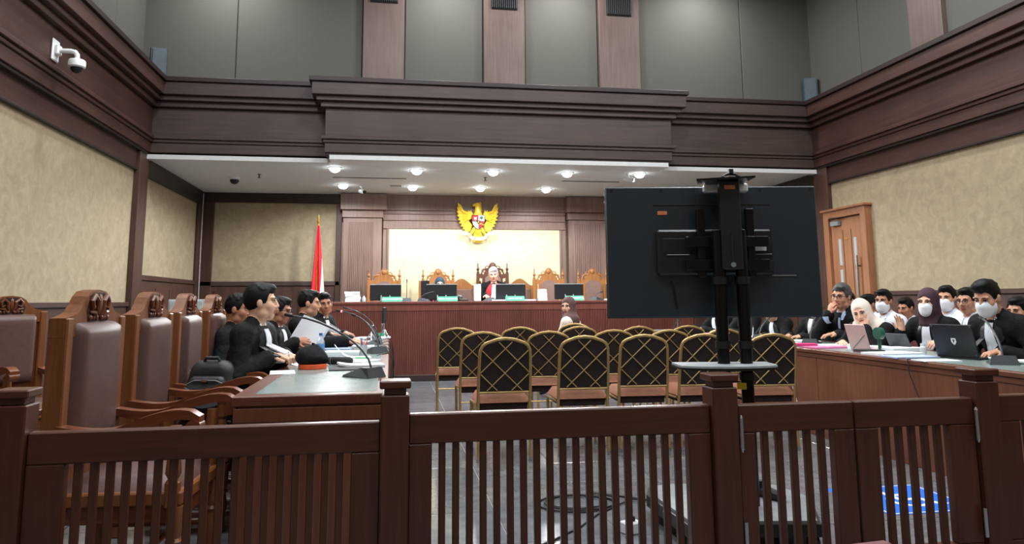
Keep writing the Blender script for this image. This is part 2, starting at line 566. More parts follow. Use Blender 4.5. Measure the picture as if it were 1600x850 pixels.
wr['label'] = 'right wall with mottled beige wallpaper and dark wood wainscot'

# --- door in the right wall
dr = bpy.data.objects.new('door_1', None); COL.objects.link(dr); dr['kind'] = 'structure'
dr['label'] = 'light brown wooden door with narrow glass strips'
def dbx(nm, x0, x1, y0, y1, z0, z1, mt, par=dr, c=0.005):
    return MB().cbox(XR-x1, XR-x0, y0, y1, z0, z1, c).build(nm, mt, par)
Y0, Y1 = 9.62, 10.40     # leaf
dbx('door_leaf', 0.02, 0.065, Y0, Y1, 0.02, 2.43, 'wood_door')
for a, b_ in ((Y0-0.12, Y0-0.005), (Y1+0.005, Y1+0.13)):
    dbx('door_jamb', 0.0, 0.11, a, b_, 0, 2.45, 'wood_door')
dbx('door_head', 0.0, 0.11, Y0-0.12, Y1+0.13, 2.44, 2.55, 'wood_door')
dbx('door_cornice', 0.0, 0.14, Y0-0.15, Y1+0.16, 2.55, 2.585, 'wood_door')
for y in (Y0+0.17, Y1-0.24):
    for z0, z1 in ((1.72, 2.12), (1.28, 1.66), (0.84, 1.22)):
        dbx('door_pane', 0.06, 0.072, y, y+0.065, z0, z1, 'door_glass')
for y in (Y0+0.28, Y1-0.30):
    dbx('door_groove', 0.062, 0.068, y, y+0.012, 0.5, 2.25, 'wood_trim')
dbx('door_sign', 0.062, 0.07, 9.98, 10.08, 2.10, 2.125, 'gold_dark')
dbx('door_closer', 0.065, 0.12, Y1-0.26, Y1-0.06, 2.32, 2.39, 'mid_grey')
MB().tube([(XR-0.11, Y1-0.1, 2.41), (XR-0.16, Y1-0.35, 2.43), (XR-0.12, Y1-0.05, 2.455)], 0.009, 6).build('closer_arm', 'chrome', dr)
hb = MB().tube([(XR-0.12, Y0+0.12, 0.75), (XR-0.12, Y0+0.12, 1.85)], 0.016, 8).build('pull_handle', 'chrome', dr, True)
for z in (0.9, 1.7):
    MB().cyl((XR-0.06, Y0+0.12, z), (XR-0.12, Y0+0.12, z), 0.011, n=8).build('handle_mount', 'dark_grey', hb)

# --- back wall of the alcove
wb = struct('wall_back', MB().box(XL-0.2, XR+0.2, D2, D2+0.2, 0, 3.4), 'wallpaper', label='back wall of the alcove behind the judges')
def bb(nm, x0, x1, d, z0, z1, mt='wood_portal', par=wb, c=0.006, d0=0.0):
    return MB().cbox(x0, x1, D2-d, D2-d0, z0, z1, c).build(nm, mt, par)
for x0, x1 in ((XL, -0.92), (4.22, XR)):
    bb('alcove_band', x0, x1, 0.05, 3.05, ZC, 'wood_trim')
    bb('alcove_rail', x0, x1, 0.05, 1.53, 1.61, 'wood_wall_x_hazed')
    bb('alcove_wainscot', x0, x1, 0.02, 0, 1.53, 'wood_wall')
    x = x0+0.28
    while x+0.6 < x1:
        bb('wainscot_panel', x, x+0.62, 0.04, 0.5, 1.44, 'wood_wall'); x += 0.74
bb('alcove_post', XL, -3.17, 0.05, 0, 3.05, 'wood_wall')
bb('alcove_post', -1.0, -0.90, 0.05, 0, 3.05, 'wood_wall')
bb('alcove_post', 4.20, 4.30, 0.05, 0, 3.05, 'wood_wall')
portal = struct('wall_portal', MB().box(-0.14, 3.36, D2-0.10, D2, 0.0, ZC), 'wood_portal', label='brown wood portal framing the cream panel behind the judges')
pb = lambda nm, x0, x1, d, z0, z1, mt='wood_portal', d0=0.0: bb(nm, x0, x1, d, z0, z1, mt, portal, 0.006, d0)
pb('cream_panel', -0.03, 3.24, 0.115, 0.45, 2.585, 'cream_panel', 0.09)
for z0, z1, d in ((2.585, 2.615, 0.135), (2.74, 2.76, 0.125), (2.93, 2.955, 0.14), (2.86, 2.875, 0.125)):
    pb('frieze_moulding', -0.14, 3.36, d, z0, z1)
pb('frame_strip', -0.065, -0.03, 0.13, 0.45, 2.585)
pb('frame_strip', 3.24, 3.275, 0.13, 0.45, 2.585)
for x0, x1 in ((-0.92, -0.14), (3.36, 4.20)):
    pb('pilaster_shaft', x0+0.05, x1-0.02, 0.16, 0.0, 2.78)
    pb('pilaster_neck', x0+0.03, x1, 0.20, 2.78, 2.92)
    pb('pilaster_capital', x0, x1+0.06, 0.28, 2.92, ZC-0.01)
    k = 14; w0, w1 = x0+0.16, x1-0.16
    for i in range(k):
        a = w0+(w1-w0)*i/k
        pb('reed', a, a+(w1-w0)/k*0.62, 0.175, 0.5, 2.70)
# --- upper walls above the bulkheads
wub = struct('wall_upper_back', MB().box(UL-0.2, UR+0.2, UB, UB+0.2, 4.25, ZH), 'wood_trim', label='upper back wall clad in dark grey acoustic panels')
def upan(x0, x1):
    MB().cbox(x0+0.006, x1-0.006, UB-0.03, UB+0.02, 4.335, ZH, 0.006).build('acoustic_panel', 'grey_panel', wub)
for x0, x1 in ((UL, -2.3), (-2.3, -0.47), (0.17, 1.38), (2.05, 3.24), (3.94, 5.71), (5.71, UR)): upan(x0, x1)
for k, (x0, x1) in enumerate(((-0.46, 0.16), (1.39, 2.04), (3.25, 3.93))):
    p_ = MB().cbox(x0, x1, UB-0.10, UB+0.02, 4.335, ZH, 0.01).build('upper_pilaster', 'wood_upper', wub)
    xm = (x0+x1)/2
    g = MB().cbox(xm-0.21, xm+0.21, UB-0.115, UB-0.09, 5.78, 6.35, 0.004).build('grille', 'black_matt', p_)
    mb = MB()
    for i in range(13):
        a = xm-0.19+0.38*i/12
        mb.box(a-0.007, a+0.007, UB-0.13, UB-0.11, 5.80, 6.33)
    mb.build('grille_bars', 'dark_grey', p_)['kind'] = 'stuff'
def uside(name, x, sgn, label, panels, pil=None):
    o_ = struct(name, MB().box(min(x, x-sgn*0.2), max(x, x-sgn*0.2), BACK, UB+0.2, 4.25, ZH), 'wood_trim', label=label)
    for a, b_ in panels:
        MB().cbox(min(x, x+sgn*0.03), max(x, x+sgn*0.03), a+0.006, b_-0.006, 4.335, ZH, 0.006).build('acoustic_panel', 'grey_panel', o_)
    for a, b_ in pil or ():
        MB().cbox(min(x, x+sgn*0.1), max(x, x+sgn*0.1), a, b_, 4.335, ZH, 0.01).build('upper_pilaster', 'wood_upper', o_)
    l = MB().box(min(x, x+sgn*0.5), max(x, x+sgn*0.5), BACK, UB, 4.26, 4.33)
    l.build('ledge', 'wood_trim', o_)
uside('wall_upper_left', UL, 1, 'upper left wall clad in dark grey acoustic panels', ((8.1, 9.97), (9.97, UB), (6.2, 8.1), (4.3, 6.2), (BACK, 4.3)))
uside('wall_upper_right', UR, -1, 'upper right wall clad in dark grey acoustic panels', ((9.75, UB), (8.62, 9.75), (5.9, 8.0), (3.8, 5.9), (BACK, 3.8)), ((8.0, 8.6), ))
struct('wall_rear', MB().box(UL-0.2, UR+0.2, BACK-0.2, BACK, 0, ZH), 'rear_wall')
ch = struct('ceiling_hall', MB().box(UL-0.2, UR+0.2, BACK-0.2, UB+0.2, ZH, ZH+0.15), 'upper_ceiling')
for k, (x, y) in enumerate(HALL+WASH):
    r_ = 0.25 if k < len(HALL) else 0.15
    lab = 'round high ceiling lamp, %s row from the rear wall, %s from left' % (('first', 'second', 'third', 'fourth', 'fifth')[k//4], ('first', 'second', 'third', 'fourth')[k % 4])
    l = thing('ceiling_lamp', lab, 'lamp', (x, y, ZH-0.05), 0, 'hall ceiling lamps')
    MB().lathe([(r_+0.05, 0.0), (r_+0.05, 0.05), (r_+0.01, 0.05), (r_+0.01, 0.0), (r_+0.05, 0.0)], n=24, caps=False).build('trim_ring', 'white_plastic', l, True)
    MB().lathe([(r_, 0.02), (r_, 0.045)], n=24).build('diffuser', 'hall_glow', l)
# --- alcove downlights
DL = [(-0.84, 11.22), (0.38, 11.27), (1.56, 11.22), (2.74, 11.23), (3.91, 11.16), (-0.82, 12.9), (0.37, 12.96), (1.56, 12.92), (2.76, 12.93)]
dn = ('above the flag', 'second from the flag end', 'middle', 'right of the eagle', 'above the television')
for k, (x, y) in enumerate(DL):
    lab = 'lit round downlight in the %s row of the alcove ceiling, %s' % (('front', dn[k]) if k < 5 else ('rear', ('above the left pilaster', 'second from the left', 'above the gold eagle', 'rightmost')[k-5]))
    l = thing('downlight', lab, 'downlight', (x, y, ZC-0.012), 0, 'downlights in the alcove ceiling')
    MB().lathe([(0.082, 0), (0.10, 0.004), (0.10, 0.012), (0.082, 0.012), (0.082, 0)], n=24, caps=False).build('trim_ring', 'white_plastic', l, True)
    MB().ell((0, 0, 0.004), (0.08, 0.08, 0.065), 20, 10).build('diffuser', 'lamp_glow', l, True)  # dome bulged downwards to imitate the round glow around the lamp
    lamp('downlight_light', 'SPOT', (x, y, ZC-0.10), 46 if k >= 5 else 150, (0.95, 0.98, 1.0), 0.05, (0, 0, 0), R(172), 0.25)
# --- small ceiling devices
def sprinkler(x, y, lab):
    s_ = thing('sprinkler', lab, 'sprinkler', (x, y, ZC), 0, 'ceiling sprinklers')
    MB().lathe([(0.03, -0.006), (0.03, 0.0)], n=12).build('escutcheon', 'dark_grey', s_)
    MB().lathe([(0.008, -0.055), (0.012, -0.03), (0.008, -0.005)], n=8).build('nozzle', 'dark_grey', s_)
    MB().lathe([(0.026, -0.06), (0.026, -0.055)], n=12).build('deflector', 'dark_grey', s_)
sprinkler(-2.05, 11.94, 'small sprinkler head on the white ceiling right of the black dome camera')
sprinkler(1.51, 11.82, 'small sprinkler head on the white ceiling in front of the eagle')
dc = thing('dome_camera', 'small black dome camera under the white alcove ceiling, left', 'camera', (-2.49, 12.3, ZC))
MB().lathe([(0.085, -0.04), (0.09, 0.0)], n=20).build('base', 'white_plastic', dc, True)
MB().lathe([(0.005, -0.115), (0.04, -0.105), (0.065, -0.075), (0.07, -0.04)], n=20).build('dome', 'black_plastic', dc, True)
for lab, x, y, a in (('bullet security camera on the ceiling above the left pilaster', -0.51, 13.04, 0.5), ('bullet security camera on the ceiling beside the rightmost front downlight', 3.71, 11.18, 0.9),
                     ('pale bullet camera on the right pilaster beside the television edge', 4.12, 13.7, 0.2)):
    bc = thing('bullet_camera', lab, 'camera', (x, y, ZC if y < 13.5 else 3.19), a, 'ceiling bullet cameras')
    MB().lathe([(0.04, -0.02), (0.04, 0.0)], n=14).build('mount', 'white_plastic', bc, True)
    MB().tube([(0, 0, -0.01), (0, -0.02, -0.06), (0, -0.05, -0.08)], 0.014, 8).build('bracket', 'white_plastic', bc, True)
    MB().tube([(0, 0.06, -0.075), (0, -0.10, -0.11)], 0.035, 14).build('housing', 'white_plastic', bc, True)
    MB().tube([(0, -0.10, -0.11), (0, -0.115, -0.113)], 0.03, 14).build('lens', 'black_plastic', bc, True)
# --- wall CCTV on the left bulkhead
cc = thing('wall_camera', 'white dome security camera on a bent arm on the left bulkhead', 'camera', (FL, 7.62, 3.70))
cc.scale = (0.78, 0.78, 0.78)
MB().cbox(0, 0.03, -0.09, 0.09, -0.14, 0.14, 0.012).build('wall_plate', 'white_plastic', cc)
MB().cbox(0.03, 0.075, -0.06, 0.06, -0.06, 0.07, 0.012).build('junction_box', 'white_plastic', cc)
MB().tube([(0.06, 0, 0.0), (0.20, 0, 0.0), (0.25, 0, -0.012), (0.275, 0, -0.045), (0.28, 0, -0.11)], 0.03, 12).build('arm', 'white_plastic', cc, True)
MB().lathe([(0.05, -0.1), (0.09, -0.115), (0.1, -0.135), (0.1, -0.20), (0.085, -0.215)], (0.28, 0, 0), 24).build('housing', 'white_plastic', cc, True)
MB().lathe([(0.01, -0.285), (0.045, -0.27), (0.068, -0.24), (0.072, -0.21)], (0.28, 0, 0), 24).build('dome', 'black_plastic', cc, True)
# --- loudspeakers in the upper corners
for lab, x, y, rz in (('dark wall loudspeaker above the left end of the bulkhead', -3.32, 10.9, R(18)), ('dark wall loudspeaker above the right end of the bulkhead', 6.83, 10.93, R(-25))):
    s_ = thing('wall_speaker', lab, 'loudspeaker', (x, y, 4.44), rz, 'wall loudspeakers')
    MB().prism([(-0.115, -0.02), (-0.09, 0.11), (0.09, 0.11), (0.115, -0.02), (0.10, -0.085), (-0.10, -0.085)], 0, 0.40, 'z').build('cabinet', 'speaker_box', s_)
    MB().cbox(-0.085, 0.085, -0.10, -0.082, 0.02, 0.38, 0.006).build('grille', 'speaker_box', s_)
    MB().cbox(-0.03, 0.03, 0.10, 0.2, 0.12, 0.28, 0.006).build('bracket', 'black_metal', s_)
# ================================================================ judges bench, portal dressing
PZ = 0.45
pod = struct('floor_podium', MB().box(-1.2, 5.2, 12.0, D2-0.02, 0, PZ), 'wood_trim', label='raised floor behind the judges bench')
bn = thing('judges_bench', 'long reddish brown wooden judges bench with ribbed front', 'bench', (0, 11.85, 0))
MB().cbox(-0.92, 5.0, 0.02, 0.06, 0.0, 1.19, 0.004).build('front_panel', 'wood_bench', bn)
MB().cbox(-0.92, -0.86, 0.06, 0.72, PZ, 1.19, 0.004).build('end_panel', 'wood_bench', bn)
MB().cbox(4.94, 5.0, 0.06, 0.72, PZ, 1.19, 0.004).build('end_panel', 'wood_bench', bn)
MB().cbox(-0.95, 5.03, -0.01, 0.76, 1.19, 1.232, 0.006).build('bench_top', 'wood_bench', bn)
MB().cbox(-0.94, 5.02, 0.0, 0.05, 1.085, 1.19, 0.004).build('top_rail', 'wood_bench', bn)
MB().cbox(-0.94, 5.02, 0.0, 0.05, 0.0, 0.10, 0.004).build('plinth', 'wood_trim', bn)
mb = MB()
x = -0.92
while x < 5.0:
    mb.box(x, x+0.017, 0.004, 0.03, 0.10, 1.085); x += 0.028
mb.build('ribbed_front', 'wood_bench', bn)['kind'] = 'stuff'

# throne chair (faces -y), origin on the podium
def throne(lab, x, y, tall, dark):
    W = 'wood_throne_dark' if dark else 'wood_throne'
    t = thing('throne_chair', lab, 'chair', (x, y, PZ), 0, 'carved judge chairs')
    k = tall
    for s_ in (-1, 1):
        MB().lathe([(0.02, 0), (0.028, 0.05), (0.02, 0.1), (0.03, 0.3), (0.03, 0.42)], (s_*0.25, -0.24, 0), 10).build('leg', W, t, True)
        MB().cbox(s_*0.27-0.028, s_*0.27+0.028, 0.2, 0.255, 0, 1.17*k, 0.006).build('back_post', W, t)
        MB().lathe([(0.02, 0), (0.028, 0.015), (0.012, 0.035), (0.026, 0.06), (0.03, 0.075), (0.012, 0.10), (0.008, 0.15), (0.013, 0.165), (0.003, 0.185)], (s_*0.27, 0.228, 1.17*k), 10).build('finial', W, t, True)
        MB().tube([(s_*0.27, 0.2, 0.72), (s_*0.28, 0.0, 0.68), (s_*0.28, -0.22, 0.69), (s_*0.28, -0.27, 0.66)], [0.02, 0.022, 0.026, 0.02], 8).build('armrest', W, t, True)
        MB().lathe([(0.018, 0), (0.026, 0.08), (0.016, 0.16), (0.02, 0.22)], (s_*0.27, -0.22, 0.45), 8).build('arm_support', W, t, True)
        MB().lathe([(0.014, 0), (0.018, 0.1), (0.012, 0.3), (0.018, 0.5), (0.014, 0.62)], (s_*0.225, 0.228, 0.52), 8).build('side_spindle', W, t, True)
    MB().cbox(-0.29, 0.29, -0.27, 0.25, 0.38, 0.44, 0.008).build('seat_frame', W, t)
    MB().cbox(-0.25, 0.25, -0.26, 0.19, 0.44, 0.52, 0.025).build('seat_cushion', 'leather_throne', t, True)
    # board with shaped shoulder line
    top = 1.17*k
    half = [(0.19, 0.5), (0.19, top-0.10), (0.245, top-0.09), (0.245, top-0.02), (0.2, top+0.0), (0.17, top-0.03), (0.13, top+0.05), (0.06, top+0.085)]
    poly = [(a, b_) for a, b_ in half] + [(-a, b_) for a, b_ in half[::-1]]
    MB().prism(poly, 0.215, 0.245, 'y').build('back_board', W, t)
    pad = []
    for i in range(13):
        a = PI*i/12
        pad.append((0.145*math.cos(a)*(1+0.08*abs(math.sin(2*a))), top-0.14+0.11*math.sin(a)))
    pad = [(0.155, 0.56)] + pad + [(-0.155, 0.56)]
    MB().prism(pad, 0.18, 0.22, 'y').build('back_pad', 'leather_throne', t)
    # pierced carved crest: arched scrolls and a round boss
    cr = MB()
    for s_ in (-1, 1):
        cr.tube([(s_*(0.21-0.16*i/8), 0.23, top-0.01+0.12*math.sin(PI/2*i/8)+0.02*math.sin(PI*2*i/8)) for i in range(9)], [0.012+0.006*math.sin(PI*i/8) for i in range(9)], 7)
        cr.tube([(s_*(0.165+0.035*math.cos(a_)), 0.23, top+0.045+0.03*math.sin(a_)) for a_ in [2*PI*i/10 for i in range(10)]], 0.008, 6, closed=True)
        cr.tube([(s_*(0.10+0.035*math.cos(a_)), 0.23, top+0.10+0.03*math.sin(a_)) for a_ in [2*PI*i/10 for i in range(10)]], 0.009, 6, closed=True)
        cr.tube([(s_*0.05, 0.23, top+0.05), (s_*0.07, 0.22, top+0.12), (s_*0.035, 0.22, top+0.17)], [0.016, 0.013, 0.006], 7)
    cr.ell((0, 0.225, top+0.13), (0.05, 0.022, 0.05), 12, 8)
    cr.tube([(0.06*math.cos(a_), 0.225, top+0.13+0.06*math.sin(a_)) for a_ in [2*PI*i/12 for i in range(12)]], 0.009, 6, closed=True)
    cr.build('carved_crest', W, t, True)
    return t
throne('light brown carved throne behind the leftmost monitor', -0.10, 13.25, 1.0, False)
throne('light brown carved throne where the judge in a blue headscarf sits', 0.86, 13.25, 1.0, False)
throne('tall dark carved throne where the white haired judge sits', 1.86, 13.30, 1.10, True)
throne('light brown carved throne behind the standing white sheet', 2.90, 13.25, 1.01, False)
throne('light brown carved throne nearest to the television', 3.74, 13.25, 1.01, False)
def plain_chair(lab, x, y):
    t = thing('panel_back_chair', lab, 'chair', (x, y, PZ), 0, 'plain chairs behind the judges')
    W = 'wood_throne'
    top = [(0.27, 1.06), (0.20, 1.075), (0.13, 1.13), (0.06, 1.185), (0, 1.20), (-0.06, 1.185), (-0.13, 1.13), (-0.20, 1.075), (-0.27, 1.06), (-0.27, 1.0), (0.27, 1.0)]
    MB().prism(top, 0.2, 0.235, 'y').build('top_rail', W, t)
    MB().cbox(-0.21, 0.21, 0.18, 0.215, 0.5, 1.0, 0.01).build('backrest', 'leather_throne', t)
    for s_ in (-1, 1):
        MB().cbox(s_*0.245-0.025, s_*0.245+0.025, 0.2, 0.235, 0, 1.0, 0.005).build('back_post', W, t)
        MB().cbox(s_*0.245-0.02, s_*0.245+0.02, -0.22, -0.18, 0, 0.44, 0.005).build('leg', W, t)
    MB().cbox(-0.27, 0.27, -0.23, 0.2, 0.42, 0.5, 0.02).build('seat', 'leather_throne', t, True)
plain_chair('plain brown chair with a curved top rail left of the white haired judge', 1.33, 13.76)
plain_chair('plain brown chair with a curved top rail right of the white haired judge', 2.44, 13.76)

# monitors seen from behind
def monitor(lab, x, w_=0.50):
    t = thing('monitor', lab, 'monitor', (x, 12.22, 1.232), 0, 'monitors on the judges bench')
    MB().cbox(-w_/2, w_/2, 0, 0.035, 0.02, 0.275, 0.012).build('casing', 'black_plastic', t)
    MB().cbox(-w_/2, w_/2, -0.004, 0.03, 0.265, 0.279, 0.003).build('top_bezel', 'mid_grey', t)
    MB().cbox(-w_/2+0.015, w_/2-0.015, 0.034, 0.038, 0.035, 0.262, 0.001).build('screen', 'black_matt', t)
    for s_ in (-0.07, 0.07):
        MB().tube([(s_, -0.06, 0.006), (s_, -0.02, 0.05), (s_, 0.0, 0.10)], 0.008, 8).build('stand_prong', 'mid_grey', t, True)
    MB().cbox(-0.1, 0.1, -0.08, 0.08, 0.0, 0.012, 0.004).build('stand_base', 'dark_grey', t)
for lab, x in (('black monitor beside the stacked white books', -0.065), ('black monitor in front of the judge in a blue headscarf', 0.84),
               ('black monitor in front of the white haired judge', 1.985), ('black monitor behind the head of the woman in brown', 2.98), ('black monitor half hidden by the television', 3.88)):
    monitor(lab, x)
def plate(lab, x, txt):
    t = thing('name_plate', lab, 'name plate', (x, 11.95, 1.232), 0, 'green name plates on the judges bench')
    MB().prism([(-0.035, 0), (0.035, 0), (0.012, 0.075), (0.004, 0.075)], -0.155, 0.155, 'x').build('stand', 'green_plate', t)
    ang = math.atan2(0.039, 0.075)
    text_mesh(txt, 0.038, 'white_plastic', 'lettering', t, Matrix.Translation((0, -0.0165, 0.038)) @ Matrix.Rotation(PI/2-ang, 4, 'X'))
plate('green name plate in front of the leftmost monitor', 0.04, 'HAKIM ANGGOTA')
plate('green name plate before the judge in a blue headscarf', 0.92, 'HAKIM ANGGOTA')
plate('green name plate before the white haired judge', 2.01, 'HAKIM KETUA')
plate('green name plate behind the head of the woman in brown', 3.0, 'HAKIM ANGGOTA')
z = 1.232
for k, (dx, h_) in enumerate(((0, 0.042), (0.006, 0.04), (-0.004, 0.042), (-0.012, 0.038))):
    b_ = thing('book', 'thick white book on the left end of the bench, %s of its stack' % ('bottom', 'second from bottom', 'second from top', 'topmost')[k], 'book', (-0.575+dx, 12.08, z), R(random.uniform(-3, 3)), 'stacked white books')
    MB().cbox(-0.115, 0.115, -0.085, 0.085, 0, 0.004, 0.001).build('cover', 'book_cover', b_)
    MB().cbox(-0.112, 0.112, -0.083, 0.08, 0.004, h_-0.004, 0.001).build('pages', 'paper', b_)
    MB().cbox(-0.115, 0.115, -0.085, 0.085, h_-0.004, h_-0.0005, 0.001).build('cover', 'book_cover', b_)
    z += h_

# desk microphones
def desk_mic(lab, x, y, z, rz, h=0.42, reach=0.34, red=False, sc=1.0, group='desk microphones', grip=None):
    """base slopes towards local -y; neck leans to local -y"""
    t = thing('desk_microphone', lab, 'microphone', (x, y, z), rz, group)
    t.scale = (sc, sc, sc)
    b_ = MB()
    b_.add([(-0.055, -0.13, 0), (0.055, -0.13, 0), (0.075, 0.07, 0), (-0.075, 0.07, 0), (-0.05, -0.125, 0.012), (0.05, -0.125, 0.012), (0.06, 0.05, 0.055), (-0.06, 0.05, 0.055), (0.02, -0.03, 0.05), (-0.02, -0.03, 0.05)],
           [(0, 1, 2, 3), (0, 4, 5, 1), (1, 5, 8, 6, 2), (2, 6, 7, 3), (3, 7, 9, 4, 0), (4, 9, 8, 5), (9, 7, 6, 8)])
    b_.build('base', 'dark_grey', t)
    MB().cbox(-0.025, 0.025, -0.10, -0.06, 0.02, 0.032, 0.003).build('talk_button', 'mid_grey', t)
    pts = []
    for i in range(9):
        a = i/8
        pts.append((0, 0.03-reach*(a**1.6), 0.045+h*(1-(1-a)**1.35)*(1-0.06*a)))
    MB().tube(pts, 0.006, 8).build('gooseneck', 'dark_grey', t, True)
    e = Vector(pts[-1]); d = (Vector(pts[-1])-Vector(pts[-2])).normalized()
    MB().tube([e-d*0.01, e+d*0.02, e+d*0.05, e+d*0.055], [0.009, 0.011, 0.011, 0.006], 10).build('capsule', 'black_plastic', t, True)
    if red:
        MB().tube([e-d*0.014, e-d*0.002], 0.0115, 10).build('light_ring', 'mic_red', t, True)
    return t
desk_mic('thin gooseneck microphone on the bench between two left monitors', 0.27, 12.02, 1.232, R(180), 0.28, 0.05, group='microphones on the judges bench')
desk_mic('gooseneck microphone lying low beside the monitor of the blue headscarf judge', 0.52, 12.08, 1.232, R(80), 0.10, 0.16, group='microphones on the judges bench')
desk_mic('short gooseneck microphone left of the white haired judge', 1.60, 12.05, 1.232, R(200), 0.09, 0.14, group='microphones on the judges bench')
desk_mic('short gooseneck microphone right of the empty throne monitor', 3.40, 12.05, 1.232, R(120), 0.09, 0.14, group='microphones on the judges bench')
t = thing('desk_telephone', 'dark desk telephone with pale receiver beside the second monitor', 'telephone', (0.50, 12.0, 1.232), R(10))
t.location = (1.17, 12.06, 1.232)
MB().prism([(-0.09, 0), (0.09, 0), (0.09, 0.055), (-0.09, 0.02)], -0.07, 0.07, 'x').build('body', 'black_plastic', t)
MB().tube([(-0.05, -0.09, 0.06), (-0.05, -0.07, 0.075), (-0.05, 0.06, 0.085), (-0.05, 0.09, 0.07)], [0.024, 0.015, 0.015, 0.024], 8).build('receiver', 'mid_grey', t, True)
t = thing('binder', 'tall white binder standing on the bench beside the white haired judge', 'binder', (1.42, 12.16, 1.232), 0)
MB().cbox(-0.045, 0.045, -0.12, 0.12, 0, 0.27, 0.004).build('cover', 'paper', t)
MB().cbox(-0.035, 0.035, 0.115, 0.125, 0.01, 0.26, 0.002).build('pages', 'paper_blue', t)
t = thing('standing_sheet', 'white printed sheet standing upright on the bench before an empty throne', 'sign', (2.48, 12.05, 1.232), R(4))
MB().prism([(-0.05, 0), (-0.046, 0), (0.004, 0.185), (0.0, 0.185)], -0.075, 0.075, 'x').build('front_sheet', 'paper', t)
MB().prism([(0.05, 0), (0.054, 0), (0.004, 0.185), (0.0, 0.185)], -0.075, 0.075, 'x').build('back_sheet', 'paper', t)
mb = MB()
for i in range(6):
    zz = 0.03+0.024*i; yy = -0.05+0.05*zz/0.185
    mb.box(-0.062, 0.062, yy-0.0018, yy-0.0008, zz, zz+0.003)
mb.build('printed_lines', 'paper_blue', t)['kind'] = 'stuff'
def paper(lab, x, y, z, rz, w_=0.21, l=0.297, th=0.004, mat='paper', group='loose papers', curl=0.0, nm='paper_sheet', cat='paper'):
    def fn(u, v):
        return ((u-0.5)*w_, (v-0.5)*l, curl*(max(0, v-0.5)*2)**2*l + 0.0005)
    o_ = MB().sheet(fn, 6, 8, th).build(nm, mat, None, True)
    o_.location = (x, y, z); o_.rotation_euler = (0, 0, rz)
    return tag(o_, lab, cat, group)
for lab, x in (('white papers lying before the white haired judge', 1.80), ('white papers lying left of the standing white sheet', 2.22), ('white papers on the bench beside the last monitor', 3.70)):
    paper(lab, x, 12.05, 1.233, R(80), th=0.02, group='papers on the judges bench')
bot = thing('water_bottle', 'small clear water bottle on the bench left of the first monitor', 'bottle', (-0.40, 12.0, 1.232))
MB().lathe([(0.028, 0), (0.03, 0.01), (0.03, 0.055), (0.02, 0.075)], n=12).build('bottle_body', 'light_grey', bot, True)
MB().lathe([(0.013, 0.075), (0.013, 0.092)], n=10).build('bottle_cap', 'white_plastic', bot, True)
t = thing('speaker_box', 'tall black box with wooden side standing behind the bench', 'loudspeaker', (0.58, 12.75, PZ))
MB().cbox(-0.06, 0.08, -0.1, 0.1, 0, 1.13, 0.006).build('cabinet', 'black_plastic', t)
MB().cbox(-0.09, -0.06, -0.1, 0.1, 0, 1.13, 0.004).build('side_board', 'wood_throne', t)

# ---------------------------------------------------------------- gold eagle emblem (national coat of arms)
em = thing('eagle_emblem', 'golden eagle coat of arms with shield and white ribbon on the back wall', 'emblem', (1.63, D2-0.20, 2.70))
# wings: feathers in layered fans
for s_ in (-1, 1):
    wg = MB()
    def feather(p0, ang, ln, wd, y):
        d = Vector((math.cos(ang), 0, math.sin(ang))); n_ = Vector((-d.z, 0, d.x))
        P0 = Vector((p0[0], y, p0[1]))
        a, b_, c, e, g = P0-n_*wd*0.4, P0+d*ln*0.7-n_*wd*0.5, P0+d*ln, P0+d*ln*0.7+n_*wd*0.5, P0+n_*wd*0.4
        top = [p+Vector((0, -0.012, 0)) for p in (P0+d*ln*0.05, P0+d*ln*0.9)]
        bk = Vector((0, 0.012, 0))
        vs = [a, b_, c, e, g] + top + [p+bk for p in (a, b_, c, e, g)]
        vs = [(s_*v.x, v.y, v.z) for v in vs]
        wg.add(vs, [(0, 1, 6, 5), (1, 2, 6), (2, 3, 6), (3, 4, 5, 6), (4, 0, 5), (7, 8, 9, 10, 11), (0, 1, 8, 7), (1, 2, 9, 8), (2, 3, 10, 9), (3, 4, 11, 10), (4, 0, 7, 11)])
    # outer primaries follow the raised wing outline
    ends = [(0.385, 0.385), (0.40, 0.30), (0.405, 0.22), (0.40, 0.14), (0.385, 0.06), (0.36, -0.01), (0.33, -0.075), (0.29, -0.13), (0.25, -0.17), (0.20, -0.19)]
    roots = [(0.27, 0.17), (0.25, 0.15), (0.23, 0.13), (0.21, 0.11), (0.19, 0.08), (0.17, 0.05), (0.155, 0.02), (0.14, 0.0), (0.13, -0.02), (0.12, -0.03)]
    for i, (e_, r_) in enumerate(zip(ends, roots)):
        d = Vector((e_[0]-r_[0], e_[1]-r_[1]))
        feather(r_, math.atan2(d.y, d.x), d.length, 0.07, -0.01-0.001*i)
    for i in range(9):
        a = R(100 - 17*i)
        feather((0.16, 0.08), a, 0.17-0.006*i, 0.05, -0.035)
    for i in range(7):
        a = R(95 - 20*i)
        feather((0.13, 0.09), a, 0.11, 0.045, -0.055)
    wg.tube([(s_*0.10, -0.03, 0.10), (s_*0.17, -0.03, 0.17), (s_*0.27, -0.025, 0.20), (s_*0.34, -0.02, 0.28), (s_*0.383, -0.015, 0.385)], [0.03, 0.035, 0.03, 0.02, 0.005], 8)
    wg.build('wing', 'gold_paint', em)
bd = MB()
bd.ell((0, -0.03, 0.08), (0.10, 0.06, 0.15), 14, 10)
bd.ell((0, -0.035, -0.10), (0.075, 0.05, 0.13), 12, 8)
bd.tube([(0, -0.03, 0.18), (0, -0.04, 0.26), (-0.01, -0.05, 0.31)], [0.075, 0.06, 0.05], 12)
bd.build('body', 'gold_paint', em, True)
hd = MB()
hd.ell((-0.012, -0.05, 0.33), (0.055, 0.05, 0.05), 12, 8)
